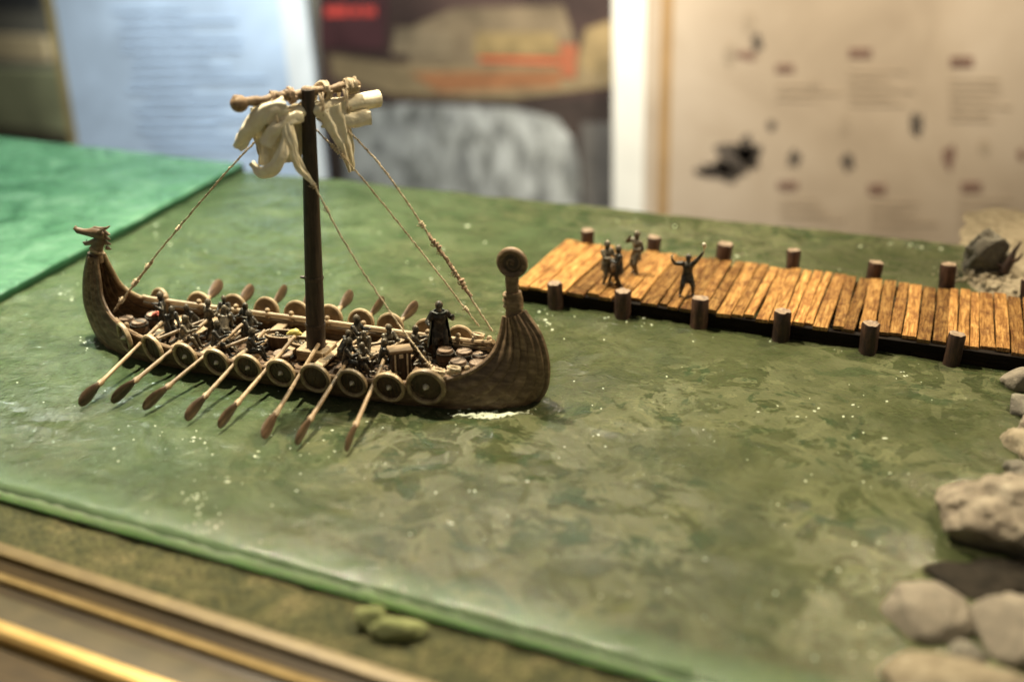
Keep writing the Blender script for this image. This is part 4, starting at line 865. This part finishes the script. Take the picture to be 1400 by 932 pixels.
# crew
DZ = .75
person("steer", L2W(10.1, 2.9, 1.1), R(30), "tall dark cloaked figure standing by the far rail near the barrels", SG, "hair", True, 1.12)
person("steer", L2W(-12.6, .4, DZ), R(-60), "dark standing figure beside the barrels at the dragon end", SG, "helmet", False, .9)
crew = [("bend", -11.2, -.8, 60, .85, "crouching figure right of the dragon-end barrels"), ("hold", -8.6, .6, 150, .85, "figure standing behind the second bench"), ("row", -9.2, -2.0, 100, .9, "rower by the near rail at the second oar"),
        ("row", -6.3, -2.2, 100, .9, "rower by the near rail at the third oar"), ("bend", -6.6, -.3, 200, .85, "hunched figure in the dark cluster of crew"), ("talk", -5.7, 1.5, -20, .8, "figure standing at the far side before the tubs"),
        ("row", -5.0, .4, 80, .9, "seated figure at the middle of the third bench"), ("row", -3.2, -2.4, 110, .85, "rower by the near rail at the fourth oar"), ("talk", -8.3, 2.6, 10, .75, "figure standing against the far rail"),
        ("row", 3.4, 1.8, 90, .95, "rower right of the mast on the far side"), ("row", 4.6, -2.0, 100, .9, "rower by the near rail right of the mast"), ("bend", 5.0, .3, 30, .8, "bent figure among the jumble right of the mast"), ("row", 6.4, 1.4, 60, .9, "seated figure before the dark far shield"),
        ("row", 7.0, -1.0, 120, .85, "seated figure left of the upright chest"), ("hold", 10.4, -.9, 0, .62, "short figure right of the upright chest"),
        ("row", 5.6, -1.6, 70, .8, "rower between the near rail and the jumble right of the mast"), ("bend", 3.6, -.6, 140, .75, "bent figure close to the mast foot"), ("row", 8.2, 1.9, 110, .85, "seated figure left of the tall cloaked one"), ("bend", -10.0, .9, -30, .75, "bent figure by the far rail near the first bench"), ("row", -7.4, 1.2, 60, .8, "seated figure in the middle of the dark left cluster")]
for key, u, v, rz, s, lab in crew:
    sit = key == "row"
    person(key, L2W(u, v, DZ + (.0 if not sit else .35)), R(rz) + SA, lab, SG, "helmet" if random.random() < .6 else "hair", False, s, "pewter" if random.random() < .6 else "pewter_light")
# spears, poles and tackle lying in the hull
rs = random.Random(21)
for k, (u, v, a, L, lab) in enumerate([(5.6, .9, 25, 4.2, "long pole lying aslant over the benches right of the mast"), (5.3, -.9, -40, 3.2, "shorter pole lying crosswise right of the mast"), (4.0, .6, 75, 3.2, "pole laid athwart next to the mast foot"), (-9.7, -1.0, 62, 4.6, "pale pole aslant over the second bench"), (6.9, .4, 60, 3.0, "pale pole leaning toward the upright chest"), (-4.0, -1.2, 55, 3.6, "pale pole aslant in front of the tubs")]):
    m = MB(); m.tube([(-L / 2, 0, 0), (L / 2, 0, .5)], .13, 7); o = m.build("pole", M["pale_wood"]); o.location = L2W(u, v, 2.0); o.rotation_euler = (0, 0, R(a)); tag(o, lab, "pole")
m = MB()
for _ in range(60):
    u = rs.choice([rs.uniform(2.6, 9.4), rs.uniform(-11.5, -3.5)]); v = rs.uniform(-2.4, 2.2); a = rs.uniform(0, 6.3); w = rs.uniform(.8, 1.5); r = rs.uniform(.1, .28)
    p = L2W(u, v, w)
    if rs.random() < .5: m.ball(p, r, 7, 5, (1, rs.uniform(.5, 1), rs.uniform(.5, 1)))
    else: m.tube([p, p + Vector((math.cos(a) * .8, math.sin(a) * .8, rs.uniform(-.2, .4)))], [r * .5, r * .35], 6)
tag(m.build("tackle", M["pewter_light"], angle=50), "jumble of small gear heaped between the benches", "gear", kind="stuff")

# ------------------------------------------------------------------ display boards and wall behind
def slab(name, pts, Y, mat, parent=None, thick=1.0, lift=0.0):
    """flat board on the upright plane y = Y, outlined through points of the photograph, with real thickness"""
    P_ = [onY(x, y, Y) for x, y in pts]; m = MB(); n = len(P_)
    m.add(P_ + [p + Vector((0, thick, 0)) for p in P_], [tuple(range(n)), tuple(range(n, 2 * n))[::-1]] + [(i, i + n, (i + 1) % n + n, (i + 1) % n) for i in range(n)])
    return m.build(name, mat, parent, smooth=False)
def flat(name, c, rough=.7, var=.12, sc=.06, det=4):
    N = NT(name); v = N.coord(rnd=False); a = N.noise(v, sc, det, .6, .5); lo = tuple(x * (1 - var) for x in c); hi = tuple(min(1, x * (1 + var)) for x in c)
    N.col(N.ramp(a, [(.35, lo), (.65, hi)])); N.b.inputs["Roughness"].default_value = rough; return N.m
wallm = flat("gallery_wall", (.06, .06, .05), .8, .35, .02)
m = MB(); m.box((-130, 460, 20), (900, 2, 360)); tag(m.build("wall", wallm, smooth=False), "dark gallery wall behind the display boards", kind="structure")
m = MB(); m.box((-60, 220, -80), (1000, 700, 2)); tag(m.build("floor", M["table"], smooth=False), "dark gallery floor", kind="structure")
# blue-white board
b1 = slab("display_board", [(62, -60), (409, -60), (480, 520), (162, 520)], 190, flat("pale_blue_print", (.49, .60, .71), .6, .16, .05)); tag(b1, "tall pale blue printed board with a thin ochre edge", "board")
slab("edge_strip", [(50, -60), (62, -60), (162, 520), (152, 520)], 189.9, flat("ochre_edge", (.32, .25, .10)), b1)
slab("white_border", [(372, -60), (409, -60), (480, 520), (450, 520)], 189.85, flat("white_border", (.72, .74, .70)), b1, .14)
lm = flat("faint_blue_ink", (.45, .56, .69), .6, .1)
rs = random.Random(31)
for k in range(15):
    y0 = 14 + 13.5 * k; xa = 150 + rs.uniform(0, 25) + y0 * .18; xb = xa + rs.uniform(90, 190)
    slab("print_line", [(xa, y0), (min(xb, 365), y0 - 2), (min(xb, 365), y0 + 2), (xa, y0 + 4)], 189.8, lm, b1, .19)
# centre picture board with its lower photograph
b2 = slab("picture_board", [(436, -60), (842, -60), (842, 430), (440, 430)], 260, flat("dark_maroon_print", (.055, .032, .024), .5, .4, .05)); tag(b2, "dark picture board with red heading and a grey photograph below", "picture")
def pm(name, pts, c, lift, var=.25, sc=.1): slab(name, pts, 260 - lift, flat(name + "_ink", c, .5, var, sc), b2, lift - .02 if lift > .05 else .05)
pm("print_patch", [(620, 12), (770, 8), (800, 95), (560, 90), (555, 40)], (.17, .125, .07), .1, .3)
pm("print_patch", [(450, 75), (520, 85), (600, 92), (835, 82), (838, 118), (700, 135), (540, 130), (455, 105)], (.22, .16, .08), .2, .3)
pm("print_patch", [(540, 38), (622, 42), (620, 78), (535, 74)], (.20, .15, .085), .3)
pm("print_patch", [(650, 45), (760, 45), (765, 76), (648, 76)], (.24, .17, .07), .3)
pm("print_patch", [(435, -10), (530, -10), (525, 68), (436, 66)], (.06, .022, .022), .3)
pm("print_patch", [(800, 40), (838, 28), (838, 110), (790, 90)], (.24, .17, .075), .3)
rm = flat("red_ink", (.62, .07, .05), .5, .2)
for xa, xb, y, h in [(444, 476, 16, 13), (480, 492, 16, 12), (496, 513, 16, 12)]: slab("red_letter", [(xa, y - h / 2), (xb, y - h / 2), (xb, y + h / 2), (xa, y + h / 2)], 259.5, rm, b2, .1)
rm2 = flat("orange_red_ink", (.42, .085, .03), .5, .2)
slab("red_stripe", [(655, 78), (770, 80), (768, 88), (655, 84)], 259.5, rm2, b2, .1); slab("red_stripe", [(765, 60), (790, 62), (786, 108), (768, 104)], 259.4, flat("rust_ink", (.30, .09, .035)), b2, .1)
pm("red_stripe", [(560, 100), (770, 96), (765, 118), (600, 126)], (.25, .11, .045), .35)
pm("print_patch", [(436, 142), (840, 134), (840, 330), (436, 330)], (.035, .024, .018), .25, .3)
gp = [(470, 330), (472, 150), (560, 142), (700, 148), (760, 162), (782, 190), (792, 225), (794, 330)]
N = NT("grey_photograph"); v = N.coord((1, 1, .55), rnd=False); a = N.noise(v, .20, 5, .6, .6); vo = N.n("ShaderNodeTexVoronoi"); vo.inputs["Scale"].default_value = .16; N.l(v, vo.inputs["Vector"])
N.col(N.mix(.5, N.ramp(a, [(.42, (.06, .06, .05)), (.5, (.24, .24, .20)), (.58, (.46, .46, .40))]), N.ramp(vo.outputs["Distance"], [(.2, (.40, .40, .36)), (.8, (.13, .13, .11))]))); N.b.inputs["Roughness"].default_value = .5
slab("photograph", gp, 259.3, N.m, b2, .3)
pm("side_panel", [(795, 168), (838, 168), (838, 330), (798, 330)], (.10, .09, .075), .5)
# map board
b3 = slab("map_board", [(838, -60), (1700, -60), (1700, 420), (838, 420)], 230, flat("white_frame", (.74, .70, .58), .5, .06)); tag(b3, "large tan map board in a white frame with dark blots and labels", "map")
N = NT("tan_map_paper"); v = N.coord(rnd=False); a = N.noise(v, .035, 6, .6, .6)
N.col(N.ramp(a, [(.3, (.33, .25, .165)), (.5, (.42, .325, .22)), (.7, (.49, .39, .275))])); N.b.inputs["Roughness"].default_value = .6; paper = N.m
slab("map_sheet", [(884, -60), (1700, -60), (1700, 420), (878, 420)], 229.8, paper, b3, .19); slab("map_border", [(906, -60), (922, -60), (910, 420), (895, 420)], 229.7, flat("ochre_line", (.30, .18, .07), .6, .15), b3, .09)
ink = flat("dark_map_ink", (.085, .066, .048), .6, .4, .3); ink2 = flat("brown_label_ink", (.19, .11, .075), .6, .2, .3); ink3 = flat("faint_map_ink", (.37, .285, .19), .6, .15, .3)
def blot(x, y, rx, ry, mat, seed, n=18, jag=.35):
    r_ = random.Random(seed); pts = []
    for k in range(n): a = 2 * math.pi * k / n; q = 1 + r_.uniform(-jag, jag); pts.append((x + math.cos(a) * rx * q, y - math.sin(a) * ry * q))
    slab("map_blot", pts, 229.6, mat, b3, .19)
for a in [(1003, 218, 30, 22, ink, 1), (1022, 208, 15, 20, ink, 2), (980, 232, 22, 11, ink, 3), (962, 236, 13, 6, ink, 4), (998, 240, 14, 11, ink, 5), (1024, 28, 8, 16, ink3, 6), (1034, 58, 8, 14, ink, 7), (998, 75, 9, 18, ink3, 8), (1020, 76, 14, 7, ink2, 28),
          (1055, 172, 7, 7, ink, 9), (1086, 217, 9, 10, ink, 10), (1158, 222, 8, 12, ink, 11), (1253, 170, 8, 19, ink, 12), (1297, 215, 9, 17, ink2, 13), (1155, 170, 6, 16, ink3, 14), (1397, 212, 5, 9, ink2, 15), (1345, 200, 9, 10, ink3, 16), (1108, 115, 9, 7, ink3, 17)]: blot(*a)
for x, y, w, h, mt_ in [(1073, 94, 25, 10, ink2), (1176, 73, 31, 12, ink2), (1315, 85, 32, 14, ink2), (1077, 254, 27, 11, ink2), (1199, 259, 24, 13, ink2), (1328, 256, 28, 13, ink2)]:
    slab("map_label", [(x - w / 2, y - h / 2), (x + w / 2, y - h / 2), (x + w / 2, y + h / 2), (x - w / 2, y + h / 2)], 229.5, mt_, b3, .29)
rs = random.Random(8)
for x, y, n in [(1062, 116, 3), (1160, 96, 6), (1298, 108, 7), (1066, 272, 4), (1190, 276, 5), (1310, 272, 5)]:
    for k in range(n):
        L = rs.uniform(50, 92); slab("map_text_line", [(x, y + k * 9), (x + L, y + k * 9 + 1), (x + L, y + k * 9 + 4), (x, y + k * 9 + 3)], 229.55, ink3, b3, .2)
# far left glimpses
o = slab("far_shelf", [(-80, 45), (60, 52), (66, 84), (-80, 76)], 390, flat("beige_shelf", (.32, .27, .17)), thick=4); tag(o, "blurred beige ledge far behind the blue board", "shelf")
o = slab("far_screen", [(-80, -60), (50, -60), (52, 16), (-80, 14)], 390, flat("black_screen", (.012, .014, .016)), thick=3); tag(o, "dark blurred screen far away at the top left", "screen")
o = slab("far_cabinet", [(-200, 90), (120, 98), (150, 330), (-200, 330)], 380, flat("olive_cabinet", (.30, .33, .20), .7, .4, .02), thick=5); tag(o, "blurred olive cabinet beyond the left end of the display", "cabinet")
